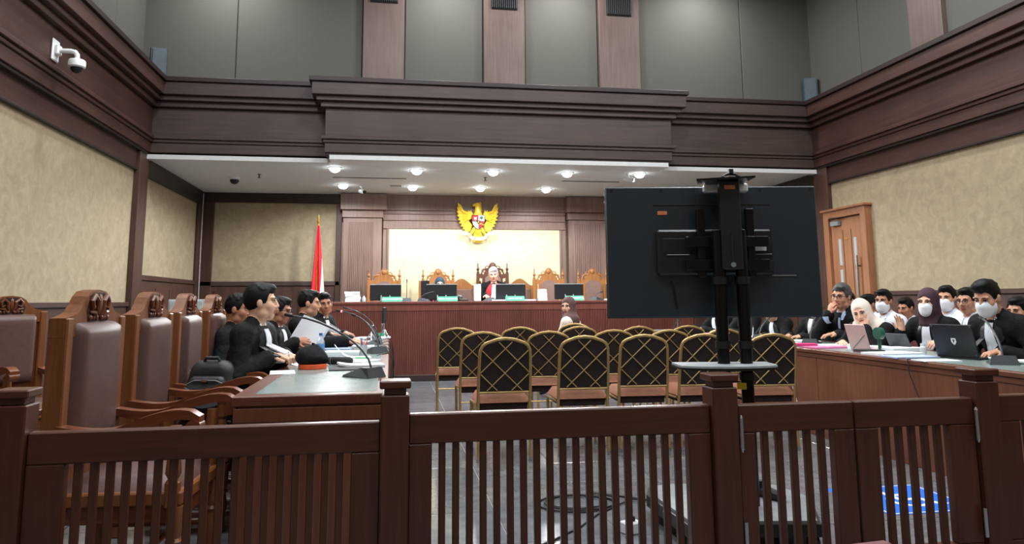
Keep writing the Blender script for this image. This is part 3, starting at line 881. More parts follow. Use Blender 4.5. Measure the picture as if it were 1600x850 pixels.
hd.tube([(-0.05, -0.06, 0.335), (-0.085, -0.065, 0.33), (-0.10, -0.065, 0.305)], [0.026, 0.02, 0.003], 8)
for i in range(5):
    hd.tube([(0.0, -0.04, 0.36-0.02*i), (0.05, -0.035, 0.375-0.03*i), (0.075, -0.03, 0.365-0.035*i)], [0.02, 0.015, 0.002], 6)
hd.build('head', 'gold_paint', em, True)
tl = MB()
for i in range(7):
    a = R(-90 + (i-3)*9)
    tl.tube([(0.03*(i-3)*0.5, -0.02, -0.17), (0.24*math.cos(a)*0.9, -0.02-0.002*(i % 2), -0.17+0.21*math.sin(a))], [0.02, 0.014], 6)
tl.build('tail', 'gold_paint', em, True)
for s_ in (-1, 1):
    lg = MB()
    lg.tube([(s_*0.06, -0.05, -0.10), (s_*0.10, -0.055, -0.17), (s_*0.145, -0.055, -0.225)], [0.035, 0.03, 0.015], 8)
    for i in range(3):
        lg.tube([(s_*0.145, -0.055, -0.22), (s_*(0.13+0.03*i), -0.085, -0.245), (s_*(0.13+0.03*i), -0.075, -0.27)], [0.012, 0.012, 0.003], 6)
    lg.build('leg', 'gold_paint', em, True)
def shield(pts, mat, y0, y1, nm='shield_field'):
    return MB().prism(pts, y0, y1, 'y').build(nm, mat, sh)
so = [(-0.115, 0.13), (0.115, 0.13), (0.115, 0.02), (0.095, -0.05), (0.05, -0.10), (0, -0.13), (-0.05, -0.10), (-0.095, -0.05), (-0.115, 0.02)]
sh = MB().prism([(a*1.07, b_*1.07) for a, b_ in so], -0.115, -0.08, 'y').build('shield', 'black_matt', em)
shield([(-0.115, 0.13), (0, 0.13), (0, 0.02), (-0.115, 0.02)], 'flag_red', -0.12, -0.11)
shield([(0, 0.13), (0.115, 0.13), (0.115, 0.02), (0, 0.02)], 'flag_white', -0.12, -0.11)
shield([(-0.115, 0.015), (0, 0.015), (0, -0.13), (-0.05, -0.10), (-0.095, -0.05)], 'flag_white', -0.12, -0.11)
shield([(0, 0.015), (0.115, 0.015), (0.095, -0.05), (0.05, -0.10), (0, -0.13)], 'flag_red', -0.12, -0.11)
shield([(-0.10, 0.024), (0.10, 0.024), (0.10, 0.012), (-0.10, 0.012)], 'black_matt', -0.122, -0.112, 'equator_bar')
shield([(-0.035, 0.035), (0.035, 0.035), (0.035, 0.0), (0, -0.035), (-0.035, 0.0)], 'black_matt', -0.126, -0.112, 'star_shield')
st = []
for i in range(10):
    a = PI/2+PI*i/5; q = 0.024 if i % 2 == 0 else 0.010
    st.append((q*math.cos(a), 0.006+q*math.sin(a)))
shield(st, 'gold_paint', -0.130, -0.124, 'star')
bl = MB(); bl.ell((-0.058, -0.121, 0.068), (0.028, 0.006, 0.02), 10, 6)
bl.tube([(-0.085, -0.122, 0.10), (-0.07, -0.124, 0.085), (-0.046, -0.124, 0.085), (-0.03, -0.122, 0.10)], 0.006, 6)
bl.box(-0.072, -0.066, -0.125, -0.118, 0.03, 0.06); bl.box(-0.05, -0.044, -0.125, -0.118, 0.03, 0.06)
bl.build('bull_head', 'flag_white', sh, True)
tr = MB(); tr.ell((0.058, -0.121, 0.085), (0.034, 0.008, 0.024), 10, 6); tr.box(0.053, 0.063, -0.124, -0.118, 0.032, 0.075)
tr.build('banyan_tree', 'green_dark', sh, True)
cn = MB()
for i in range(5):
    cn.tube([(0.03+0.014*i+0.008*math.cos(a), -0.121, -0.035+0.008*i*(1 if i < 3 else -0.3)+0.008*math.sin(a)) for a in [2*PI*j/8 for j in range(8)]], 0.003, 5, closed=True)
cn.build('chain', 'gold_paint', sh)
rc = MB()
rc.tube([(-0.085, -0.121, -0.015), (-0.06, -0.121, -0.065), (-0.02, -0.121, -0.095)], 0.006, 6)
rc.build('rice_stalk', 'gold_dark', sh)
rb = MB()
rb.sheet(lambda u, v: ((u-0.5)*0.30, -0.10-0.03*math.sin(PI*u), -0.28-0.035*math.sin(PI*u)+(v-0.5)*0.055), 16, 2, 0.008)
for s_ in (-1, 1):
    rb.sheet(lambda u, v: (s_*(0.14+0.20*u), -0.085+0.03*u, -0.265+0.10*u+0.02*math.sin(5*u)+(v-0.5)*0.06), 8, 2, 0.008)
rbo = rb.build('ribbon', 'flag_white', em, True)
msg = 'BHINNEKA TUNGGAL IKA'
for i, ch_ in enumerate(msg):
    if ch_ == ' ': continue
    u = 0.06+0.88*(i+0.5)/len(msg)
    yy = -0.10-0.03*math.sin(PI*u)-0.011; zz = -0.28-0.035*math.sin(PI*u)
    text_mesh(ch_, 0.026, 'black_matt', 'letter', rbo, Matrix.Translation(((u-0.5)*0.30, yy, zz)) @ Matrix.Rotation(R(-20)*math.cos(PI*u), 4, 'Y') @ Matrix.Rotation(PI/2, 4, 'X'), 0.0005)

# ---------------------------------------------------------------- flag
fl = thing('national_flag', 'red and white flag hanging on a pole beside the left pilaster', 'flag', (-1.26, 13.55, PZ))
fl.location = (-1.27, 13.5, 0)
MB().lathe([(0.17, 0), (0.17, 0.03), (0.06, 0.06), (0.03, 0.12)], n=20).build('base', 'wood_throne_dark', fl, True)
MB().cyl((0, 0, 0.1), (0, 0, 2.62), 0.014, n=10).build('pole', 'gold_dark', fl, True)
MB().lathe([(0.016, 2.62), (0.028, 2.65), (0.012, 2.68), (0.02, 2.72), (0.002, 2.78)], n=10).build('finial', 'gold_dark', fl, True)
def drape(z0, z1, off):
    mb = MB()
    for q in range(4):
        def fn(u, v):
            zz = z0+(z1-z0)*v
            sp = 0.02+0.105*(2.58-zz)/1.35
            xx = off(zz)+(u-0.5)*2*sp
            return (xx, -0.02-0.035*math.sin(u*9+q), zz)
        if q == 0: mb.sheet(fn, 24, 14, 0.004)
    return mb
mr = MB(); mw = MB()
def flag_pt(u, v):
    """u across the bundle, v down the hang; stripe boundary runs along a diagonal fold"""
    zz = 2.58-1.50*v
    sp = 0.018+0.125*v
    return ((u-0.42)*2*sp, -0.03-(0.012+0.028*v)*math.sin(u*11+0.6), zz-0.10*v*abs(u-0.45)*1.5)
def bound(v):            # share of red at this height
    return 1.0 if v < 0.36 else max(0.55, 1.0-0.75*(v-0.36))
mr.sheet(lambda u, v: flag_pt(u*bound(v), v), 22, 20, 0.004)
mw.sheet(lambda u, v: flag_pt(bound(0.37+0.63*v)+u*(1.001-bound(0.37+0.63*v)), 0.37+0.63*v), 10, 14, 0.004)
mr.build('red_stripe', 'flag_red', fl, True)
mw.build('white_stripe', 'flag_white', fl, True)
cbl = MB().tube([(-3.28, 13.68, 3.15), (-3.285, 13.68, 2.2), (-3.28, 13.685, 1.2), (-3.285, 13.68, 0.3)], 0.008, 6).build('wall_cable', 'light_grey')
tag(cbl, 'thin pale cable running down the left alcove corner', 'cable')
# ================================================================ fence with gates
FY = 3.0
def post(lab, x0, x1, h):
    t = thing('fence_post', lab, 'post', ((x0+x1)/2, FY+0.055, 0), 0, 'fence posts')
    w_ = (x1-x0)/2
    MB().cbox(-w_, w_, -0.055, 0.055, 0, h-0.055, 0.005).build('shaft', 'wood_fence', t)
    MB().cbox(-w_+0.012, w_-0.012, -0.043, 0.043, h-0.055, h-0.03, 0.003).build('neck', 'wood_fence', t)
    MB().cbox(-w_-0.006, w_+0.006, -0.061, 0.061, h-0.03, h, 0.005).build('cap', 'wood_fence_x', t)
post('fence post at the left edge of the picture', -1.405, -1.29, 0.93)
post('fence post between the left desk and the gold chairs', -0.027, 0.083, 0.93)
post('fence post in front of the television stand', 1.34, 1.452, 0.925)
post('fence post right of the double gate', 2.585, 2.70, 0.92)
def panel(name, lab, cat, x0, x1, top, slats, st=(0.09, 0.09), y=FY+0.03, rail=0.115, group=None, sw=0.027):
    t = thing(name, lab, cat, (0, y, 0), 0, group)
    MB().cbox(x0, x1, 0, 0.05, top-rail, top, 0.005).build('top_rail', 'wood_fence_x', t)
    MB().cbox(x0, x1, 0, 0.05, 0.06, 0.18, 0.005).build('bottom_rail', 'wood_fence_x', t)
    MB().cbox(x0, x0+st[0], 0.001, 0.049, 0.18, top-rail, 0.004).build('stile', 'wood_fence', t)
    MB().cbox(x1-st[1], x1, 0.001, 0.049, 0.18, top-rail, 0.004).build('stile', 'wood_fence', t)
    a, b_ = x0+st[0], x1-st[1]
    gp = (b_-a-slats*sw)/(slats+1)
    me = MB().cbox(-sw/2, sw/2, 0.012, 0.038, 0.17, top-rail+0.01, 0.003).mesh('slat', 'wood_fence')
    for i in range(slats):
        link('slat', me, t, (a+gp+sw/2+i*(sw+gp), 0, 0))
    return t
panel('slat_fence', 'slatted fence panel in front of the carved armchairs', 'fence', -1.289, -0.028, 0.775, 18, (0.13, 0.11), FY+0.025)
panel('slat_fence', 'slatted fence panel in front of the gold chairs', 'fence', 0.084, 1.339, 0.798, 19, (0.09, 0.10), FY+0.03)
panel('slat_fence', 'slatted fence panel at the right edge of the picture', 'fence', 2.701, 4.05, 0.80, 18, (0.12, 0.12), FY+0.03)
g1 = panel('fence_gate', 'left leaf of the double gate, before the stand base', 'gate', 1.458, 1.99, 0.795, 5, (0.075, 0.095), FY+0.02, sw=0.029)
g2 = panel('fence_gate', 'right leaf of the double gate, before the blue floor sign', 'gate', 2.0, 2.578, 0.795, 5, (0.105, 0.125), FY+0.02, sw=0.029)
for par, x in ((g1, 1.462), (g2, 2.572)):
    h_ = MB().cyl((x, -0.02, 0.62), (x, -0.02, 0.745), 0.0085, n=10)
    h_.lathe([(0.003, -0.015), (0.009, 0.0)], (x, -0.02, 0.62), 8); h_.lathe([(0.009, 0.0), (0.003, 0.012)], (x, -0.02, 0.745), 8)
    h_.build('hinge', 'chrome', par, True)
    MB().cyl((x, -0.02, 0.21), (x, -0.02, 0.33), 0.0085, n=10).build('hinge', 'chrome', par, True)

# ================================================================ desks
lt = thing('counsel_desk', 'brown desk with grey green inlaid top in front of the left counsel', 'desk', (0, 0, 0))
LX0, LX1, LY0, LY1, LZ = -0.775, 0.0, 3.98, 10.3, 0.77
MB().cbox(LX0, LX1, LY0, LY1, LZ-0.05, LZ, 0.005).build('desk_top', 'wood_table_y', lt)
MB().cbox(LX0+0.10, LX1-0.06, LY0+0.10, LY1-0.1, LZ-0.004, LZ+0.0015, 0.001).build('inlay', 'desk_inlay', lt)
MB().cbox(LX1-0.05, LX1-0.02, LY0+0.02, LY1-0.02, 0.0, LZ-0.05, 0.004).build('front_panel', 'wood_bench', lt)
MB().cbox(LX0+0.03, LX1-0.05, LY0+0.02, LY0+0.05, 0.0, LZ-0.05, 0.004).build('end_panel', 'wood_table', lt)
MB().cbox(LX0+0.03, LX1-0.05, LY1-0.05, LY1-0.02, 0.0, LZ-0.05, 0.004).build('end_panel', 'wood_table', lt)
MB().cbox(LX0+0.01, LX1-0.01, LY0+0.005, LY0+0.02, LZ-0.13, LZ-0.06, 0.003).build('end_apron', 'wood_table', lt)
rtb = thing('prosecutor_desk', 'long brown desk in front of the right counsel', 'desk', (0, 0, 0))
RX0, RX1, RY0, RY1, RZ = 3.84, 4.74, 3.5, 11.2, 0.775
MB().cbox(RX0, RX1, RY0, RY1, RZ-0.035, RZ, 0.005).build('desk_top', 'wood_table_y', rtb)
for a, b_ in ((RY0+0.02, 6.36), (6.365, 8.8), (8.805, RY1-0.02)):
    MB().cbox(RX0+0.02, RX0+0.05, a, b_, 0.0, RZ-0.035, 0.003).build('front_panel', 'wood_table', rtb)
MB().cbox(RX0+0.012, RX0+0.03, RY0+0.02, RY1-0.02, RZ-0.075, RZ-0.036, 0.003).build('front_apron', 'wood_table_y', rtb)
MB().cbox(RX0+0.07, RX1-0.10, RY0+0.08, RY1-0.1, RZ-0.004, RZ+0.0012, 0.0004).build('inlay', 'desk_inlay', rtb)
MB().cbox(RX0+0.05, RX1-0.08, RY0+0.02, RY0+0.05, 0.0, RZ-0.035, 0.003).build('end_panel', 'wood_table', rtb)
MB().cbox(RX0+0.05, RX1-0.08, RY1-0.05, RY1-0.02, 0.0, RZ-0.035, 0.003).build('end_panel', 'wood_table', rtb)

# ================================================================ carved armchairs (face local +y)
def armchair(lab, loc, rz):
    t = thing('carved_armchair', lab, 'armchair', loc, rz, 'carved leather armchairs')
    W, WD = 'wood_chair', 'wood_chair_dark'
    for s_ in (-1, 1):
        MB().cbox(s_*0.272-0.03, s_*0.272+0.03, -0.32, -0.235, 0, 1.175, 0.006).build('back_post', W, t)
        leg = MB().lathe([(0.02, 0), (0.03, 0.03), (0.022, 0.06), (0.034, 0.14), (0.026, 0.2), (0.036, 0.215), (0.026, 0.23), (0.034, 0.25), (0.036, 0.36)], (s_*0.265, 0.25, 0), 12)
        leg.build('front_leg', W, t, True)
        MB().lathe([(0.034, 0.36), (0.034, 0.46), (0.022, 0.475), (0.034, 0.50), (0.03, 0.56), (0.02, 0.60), (0.03, 0.615), (0.026, 0.70)], (s_*0.265, 0.235, 0), 12).build('arm_support', W, t, True)
        # S-shaped armrest
        up_, lo_ = [], []
        for i in range(15):
            a = i/14
            y = -0.25+0.60*a
            z = 0.715 - 0.02*math.sin(PI*min(1, a/0.55))*(1 if a < 0.55 else 0) + (0.06*(1-math.cos(PI*min(1, max(0, (a-0.35)/0.5))))/2)
            if a > 0.88: z -= 0.03*((a-0.88)/0.12)**2
            th = 0.036+0.012*math.sin(PI*a)
            up_.append((y, z)); lo_.append((y, z-th))
        ar = MB().prism(up_+lo_[::-1], s_*0.285-0.034, s_*0.285+0.034, 'x').build('armrest', WD, t, True, angle=50)
        MB().cyl((s_*0.285-0.038, 0.325, 0.70), (s_*0.285+0.038, 0.325, 0.70), 0.032, n=14).build('arm_scroll', WD, ar, True)
        MB().tube([(s_*0.265, -0.27, 0.15), (s_*0.265, 0.25, 0.15)], 0.016, 8).build('stretcher', W, t, True)
    MB().tube([(-0.265, 0.10, 0.15), (0.265, 0.10, 0.15)], 0.016, 8).build('stretcher', W, t, True)
    half = [(0.303, 1.09), (0.303, 1.175), (0.24, 1.185), (0.185, 1.20), (0.145, 1.235), (0.115, 1.272), (0.075, 1.296), (0, 1.305)]
    poly = half + [(-a, b_) for a, b_ in half[::-1][1:]]
    cr = MB().prism(poly, -0.315, -0.245, 'y').build('crest', W, t)
    cv = MB()
    for s_ in (-1, 1):
        cv.tube([(s_*0.012, -0.24, 1.175), (s_*0.03, -0.235, 1.21), (s_*0.03, -0.235, 1.25), (s_*0.06, -0.235, 1.275), (s_*0.085, -0.235, 1.25), (s_*0.075, -0.235, 1.215), (s_*0.05, -0.238, 1.225)], [0.006, 0.012, 0.014, 0.013, 0.012, 0.011, 0.006], 7)
        cv.tube([(s_*0.03, -0.238, 1.165), (s_*0.055, -0.235, 1.195), (s_*0.095, -0.238, 1.20)], [0.006, 0.012, 0.005], 7)
        for i in range(3):
            cv.ell((s_*(0.025+0.03*i), -0.24, 1.172), (0.012, 0.01, 0.014), 8, 6)
    cv.ell((0, -0.238, 1.235), (0.018, 0.012, 0.05), 8, 6)
    cv.build('carving', WD, cr, True)
    MB().prism([(-0.10, 1.155), (0.10, 1.155), (0.115, 1.21), (0.085, 1.275), (0.05, 1.29), (-0.05, 1.29), (-0.085, 1.275), (-0.115, 1.21)], -0.246, -0.2425, 'y').build('carving_ground', 'wood_trim', cr)
    MB().cbox(-0.245, 0.245, -0.30, -0.26, 0.5, 1.10, 0.004).build('back_panel', WD, t)
    def pad(u, v):
        x, z = (u-0.5)*0.43, 0.60+0.555*v
        e = min(1.0, 9*min(u, 1-u, 1.1*v, 1.1*(1-v)))
        return (x, -0.255+0.05*math.sqrt(max(0, e*(2-e)))+0.012*math.sin(PI*u), z)
    MB().sheet(lambda u, v: pad(u, v), 20, 20, 0.006).build('back_pad', 'leather', t, True, angle=70)
    MB().cbox(-0.285, 0.285, -0.27, 0.28, 0.365, 0.425, 0.008).build('seat_rail', W, t)
    MB().cbox(-0.26, 0.26, -0.25, 0.26, 0.29, 0.365, 0.006).build('apron', WD, t)
    def seat(u, v):
        e = min(1.0, 8*min(u, 1-u, v, 1-v))
        return ((u-0.5)*0.52, (v-0.5)*0.51, 0.425+0.05*math.sqrt(max(0, e*(2-e)))+0.02*math.sin(PI*u)*math.sin(PI*v))
    MB().sheet(seat, 14, 14, -0.006).build('seat_cushion', 'leather', t, True, angle=70)
    MB().cbox(-0.24, 0.24, -0.30, -0.262, 0.425, 0.60, 0.004).build('lower_back_rail', W, t)
    return t
q = R(-90)
ac = armchair('large empty carved armchair nearest to the fence', (-1.14, 3.86, 0), q-R(4))
copy_thing(ac, (-1.13, 4.72, 0), q-R(3), 'empty carved armchair second from the fence')
copy_thing(ac, (-1.14, 5.58, 0), q, 'carved armchair with the black backpack on it, third from the fence')
copy_thing(ac, (-1.15, 6.44, 0), q, 'carved armchair of the young man in black at the back, fourth from the fence')
copy_thing(ac, (-1.13, 7.30, 0), q, 'carved armchair of the man in glasses, fifth from the fence')
copy_thing(ac, (-1.14, 8.15, 0), q, 'carved armchair of the man writing at the desk, sixth from the fence')
copy_thing(ac, (-1.14, 9.1, 0), q, 'carved armchair of the smiling man, last in the row')
copy_thing(ac, (-2.85, 6.55, 0), q-R(35), 'empty carved armchair at the left edge by the wall wainscot')
sd = thing('side_desk', 'low brown desk with papers behind the left fence post', 'desk', (-1.98, 4.15, 0))
MB().cbox(-0.28, 0.28, -0.22, 0.22, 0.69, 0.72, 0.005).build('desk_top', 'wood_table_y', sd)
for a in (-1, 1):
    for b_ in (-1, 1):
        MB().cbox(a*0.25-0.02, a*0.25+0.02, b_*0.19-0.02, b_*0.19+0.02, 0, 0.69, 0.004).build('leg', 'wood_table', sd)
paper('white paper on the low desk behind the left fence post', -1.95, 4.12, 0.721, R(20), group='papers on the left')

# ================================================================ gold banquet chairs (face local +y)
def banquet(lab, loc, rz):
    t = thing('banquet_chair', lab, 'chair', loc, rz, 'gold framed banquet chairs')
    H = 0.955
    out = [(-0.205, 0.40), (-0.205, 0.60), (-0.20, 0.80), (-0.195, 0.855), (-0.178, 0.888), (-0.15, 0.908), (-0.07, 0.935), (0, H-0.012), (0.07, 0.935), (0.15, 0.908), (0.178, 0.888), (0.195, 0.855), (0.20, 0.80), (0.205, 0.60), (0.205, 0.40)]
    by = lambda z: -0.20-0.10*(z-0.40)/0.55
    fr = MB().tube([(x, by(z), z) for x, z in out], 0.0135, 8)
    fr.tube([(-0.2, by(0.525), 0.525), (0.2, by(0.525), 0.525)], 0.0115, 8)
    fr.build('back_frame', 'gold_tube', t, True)
    pp = [(x*0.955, z-0.004 if abs(x) < 0.19 else z) for x, z in out if z > 0.5]
    pp = [(-0.196, 0.535)] + [p_ for p_ in pp if p_[1] > 0.55] + [(0.196, 0.535)]
    n_ = len(pp)
    pn = MB().add([(x, by(z)-0.008, z) for x, z in pp]+[(x, by(z)+0.014, z) for x, z in pp], [tuple(range(n_)), tuple(range(2*n_-1, n_-1, -1))]+[(i, (i+1) % n_, n_+(i+1) % n_, n_+i) for i in range(n_)])
    pn.build('back_panel', 'chair_black', t)
    la = MB()
    # diagonal lattice on the rear of the panel, clipped to the frame
    def top_z(x): return 0.94-abs(x)*0.22 if abs(x) < 0.15 else 0.90-(abs(x)-0.15)*0.9
    cx, cz = 0.205, 0.22
    for zc in (1.054, 0.864, 0.674, 0.484, 0.294):
        for sg in (-1, 1):
            pts = []
            for i in range(81):
                x = -0.192+0.384*i/80
                z = zc+sg*x*0.965
                if 0.537 < z < top_z(x)-0.012: pts.append((x, z))
            if len(pts) > 4:
                a, b_ = pts[0], pts[-1]
                la.tube([(a[0], by(a[1])-0.011, a[1]), (b_[0], by(b_[1])-0.011, b_[1])], 0.0048, 6)
    la.build('lattice', 'gold_tube', t)
    MB().cbox(-0.19, 0.19, -0.19, 0.20, 0.385, 0.445, 0.006).build('seat_pan', 'chair_under', t)
    def seat(u, v):
        e = min(1.0, 7*min(u, 1-u, v, 1-v))
        return ((u-0.5)*0.44, -0.215+v*0.45, 0.445+0.06*math.sqrt(max(0, e*(2-e)))+0.008*math.sin(PI*u)*math.sin(PI*v))
    MB().sheet(seat, 10, 10, -0.006).build('seat_cushion', 'chair_brown', t, True, angle=70)
    for s_ in (-1, 1):
        MB().tube([(s_*0.205, by(0.42), 0.42), (s_*0.207, -0.20, 0.36), (s_*0.205, -0.225, 0.02)], 0.0125, 8).build('leg', 'gold_tube', t, True)
        MB().tube([(s_*0.205, -0.17, 0.425), (s_*0.215, 0.05, 0.425), (s_*0.215, 0.17, 0.42), (s_*0.213, 0.205, 0.40), (s_*0.21, 0.215, 0.36), (s_*0.205, 0.225, 0.02)], 0.0125, 8).build('leg', 'gold_tube', t, True)
    for y in (-0.2248, 0.2248):
        for s_ in (-1, 1):
            MB().lathe([(0.016, 0), (0.016, 0.03)], (s_*0.205, y, 0), 8).build('foot_cap', 'chrome', t, True)
    MB().tube([(-0.207, -0.205, 0.30), (0.207, -0.205, 0.30)], 0.008, 6).build('stretcher', 'gold_tube', t, True)
    return t
col = ('nearest to the left desk', 'second from the left desk', 'in the middle', 'second from the right desk', 'nearest to the right desk')
rows = [('front row', [(0.90, 6.12), (1.57, 6.22), (2.11, 6.28), (2.60, 6.24), (3.16, 6.10)]),
        ('middle row', [(0.87, 7.26), (1.50, 7.20), (2.16, 7.30), (2.64, 7.12), (3.20, 7.16)]),
        ('back row', [(0.74, 8.38), (1.42, 8.36), (2.06, 8.32), (2.66, 8.12), (3.25, 8.14)])]
bq = None
for rn, pts in rows:
    for k, (x, y) in enumerate(pts):
        lab = 'gold banquet chair in the %s, %s' % ({'front row': 'row by the fence', 'middle row': 'second row from the fence', 'back row': 'row by the judges bench'}[rn], col[k])
        rz = R(random.uniform(-4, 4))
        if bq is None: bq = banquet(lab, (x, y, 0), rz)
        else: copy_thing(bq, (x, y, 0), rz, lab)
copy_thing(bq, (2.27, 9.35, 0), R(0), 'gold banquet chair on which the woman in brown sits')

# ================================================================ television on a stand (seen from behind; faces the bench)
tv = thing('television', 'large flat television seen from behind on the black stand', 'television', (1.885, 4.02, 1.14), -R(9.4))
tv.location = (1.842, 4.03, 1.135)
W_, H_ = 0.612, 0.755
MB().cbox(-W_, W_, 0.0, 0.03, 0, H_, 0.006).build('back_shell', 'tv_back', tv)
MB().cbox(-W_-0.004, W_+0.004, 0.028, 0.045, -0.003, H_+0.003, 0.004).build('bezel', 'black_plastic', tv)
MB().cbox(-W_+0.012, W_-0.012, 0.044, 0.047, 0.012, H_-0.012, 0.001).build('screen', 'black_matt', tv)
MB().cbox(-0.33, 0.33, -0.045, 0.002, 0.24, 0.50, 0.012).build('electronics_box', 'black_plastic', tv)
MB().cbox(-0.34, 0.34, -0.004, 0.003, 0.645, 0.651, 0.001).build('vent_slot', 'black_matt', tv)
for x0, x1 in ((-0.28, -0.15), (0.27, 0.40)):
    pass
MB().cbox(-0.30, -0.12, -0.05, -0.044, 0.36, 0.45, 0.003).build('recess', 'black_matt', tv)
MB().cbox(0.17, 0.32, -0.05, -0.044, 0.36, 0.45, 0.003).build('recess', 'black_matt', tv)
MB().cbox(0.205, 0.29, -0.053, -0.049, 0.375, 0.415, 0.001).build('rating_label', 'paper', tv)
for x in (-0.28, 0.19):
    MB().cbox(x, x+0.13, -0.056, -0.044, 0.352, 0.358, 0.002).build('metal_lip', 'mid_grey', tv)
pp_ = MB().cbox(0.17, 0.33, -0.052, -0.044, 0.255, 0.32, 0.003).build('port_panel', 'black_matt', tv)
for i in range(5):
    MB().cbox(0.20+0.02*i, 0.21+0.02*i, -0.054, -0.05, 0.278, 0.284, 0.001).build('port', 'mid_grey', pp_)
MB().cbox(0.33, 0.47, -0.006, 0.002, 0.232, 0.238, 0.001).build('metal_lip', 'mid_grey', tv)
MB().cbox(-0.315, -0.26, -0.004, 0.002, 0.59, 0.612, 0.001).build('maker_label', 'orange_label', tv)
MB().tube([(-0.25, -0.005, 0.20), (-0.25, -0.03, 0.205), (-0.24, -0.03, 0.18), (-0.22, -0.01, 0.05)], 0.005, 6).build('power_cable', 'black_matt', tv, True)
for x in (-0.58, -0.29, 0.0, 0.29, 0.58):
    MB().cyl((x, -0.003, H_-0.02), (x, 0.003, H_-0.02), 0.008, n=8).build('screw', 'black_matt', tv)
stn = thing('television_stand', 'black rolling television stand with shelf and grey base', 'stand', (1.868, 3.86, 0), -R(9.4))
for s_ in (-1, 1):
    cl = MB().tube([(s_*0.062, 0.02, 0.12), (s_*0.062, 0.02, 1.62)], 0.034, 14)
    cl.build('column', 'black_metal', stn, True)
    for z in (0.80, 0.97, 1.32):
        MB().lathe([(0.042, 0), (0.042, 0.04)], (s_*0.062, 0.02, z), 14).build('clamp_ring', 'black_plastic', stn, True)
    MB().cbox(s_*0.14-0.022, s_*0.14+0.022, 0.075, 0.115, 1.36, 1.75, 0.004).build('mount_arm', 'black_metal', stn)
MB().cbox(-0.235, 0.235, 0.06, 0.08, 1.53, 1.59, 0.003).build('mount_bar', 'black_metal', stn)
MB().cbox(-0.235, 0.235, 0.06, 0.08, 1.40, 1.46, 0.003).build('mount_bar', 'black_metal', stn)
sp_ = MB().cbox(-0.057, 0.057, -0.035, 0.012, 1.40, 1.895, 0.006).build('spine', 'black_plastic', stn)
MB().cbox(-0.008, 0.008, -0.038, -0.034, 1.43, 1.60, 0.003).build('spine_slot', 'black_matt', sp_)
MB().cbox(-0.03, 0.03, -0.037, -0.034, 1.845, 1.868, 0.001).build('spine_label', 'orange_label', sp_)
MB().cyl((0, -0.042, 1.425), (0, -0.03, 1.425), 0.014, n=12).build('spine_knob', 'mid_grey', sp_, True)
MB().add([(-0.20, -0.10, 1.885), (0.125, -0.10, 1.90), (0.125, 0.12, 1.90), (-0.14, 0.12, 1.90), (-0.20, -0.10, 1.895), (0.125, -0.10, 1.91), (0.125, 0.12, 1.91), (-0.14, 0.12, 1.91)],
         [(0, 1, 2, 3), (4, 5, 6, 7), (0, 1, 5, 4), (1, 2, 6, 5), (2, 3, 7, 6), (3, 0, 4, 7)]).build('camera_tray', 'black_metal', stn)
shp = []
for i in range(13):
    a = PI*i/12
    shp.append((0.262*math.cos(a)-0.062, -0.05-0.12*math.sin(a)**0.7))
shf = MB().prism(shp+[(-0.324, 0.13), (0.20, 0.13)], 0.878, 0.889, 'z').build('shelf', 'light_grey', stn)
MB().prism([(a*1.012, b_*1.012) for a, b_ in shp]+[(-0.326, 0.132), (0.202, 0.132)], 0.867, 0.879, 'z').build('shelf_rim', 'black_plastic', shf)
MB().cbox(-0.006, 0.045, -0.02, -0.012, 0.755, 0.79, 0.002).build('yellow_tag', 'yellow_label', stn)
base = [(-0.36, -0.28), (0.30, -0.28), (0.44, 0.20), (0.34, 0.48), (-0.28, 0.52), (-0.42, 0.46), (-0.46, 0.30)]
bs = MB().prism([(a*0.95, b_*0.95) for a, b_ in base], 0.135, 0.15, 'z').build('base_plate', 'mid_grey', stn)
MB().prism(base, 0.075, 0.136, 'z').build('base_rim', 'black_plastic', bs)
for x, y in ((-0.33, -0.24), (0.27, -0.24), (0.33, 0.42), (-0.36, 0.42)):
    MB().cyl((x-0.022, y, 0.036), (x+0.022, y, 0.036), 0.036, n=14).build('caster', 'black_matt', bs, True)
    MB().cbox(x-0.012, x+0.012, y-0.012, y+0.012, 0.04, 0.08, 0.003).build('caster_fork', 'black_plastic', bs)
MB().tube([(0.16, 0.22, 0.16), (0.19, 0.16, 0.175), (0.24, 0.08, 0.165)], [0.03, 0.035, 0.03], 10).build('brake_pedal', 'black_matt', bs, True)
MB().cyl((0.15, 0.22, 0.15), (0.15, 0.22, 0.23), 0.03, n=10).build('brake_post', 'black_matt', bs, True)
wc = thing('conference_camera', 'small black camera on the tray above the television', 'camera', (1.895, 3.87, 1.91), -R(9.4))
MB().cbox(-0.045, 0.045, -0.02, 0.03, 0.0, 0.012, 0.003).build('foot', 'black_plastic', wc)
MB().tube([(-0.05, 0, 0.012), (-0.02, 0, 0.028), (0.02, 0, 0.028), (0.05, 0, 0.012)], 0.008, 8).build('cradle', 'black_plastic', wc, True)
MB().cbox(-0.012, 0.012, -0.015, 0.015, 0.028, 0.058, 0.003).build('lens_head', 'black_plastic', wc)
cb_ = thing('speaker_bar', 'small white speaker bar behind the stand under the camera tray', 'speaker', (1.90, 3.965, 1.898), -R(9.4))
MB().cbox(-0.12, 0.13, -0.02, 0.04, -0.05, 0.0, 0.008).build('body', 'white_plastic', cb_)
MB().cbox(0.0, 0.07, -0.024, -0.018, -0.03, -0.012, 0.002).build('vent', 'mid_grey', cb_)

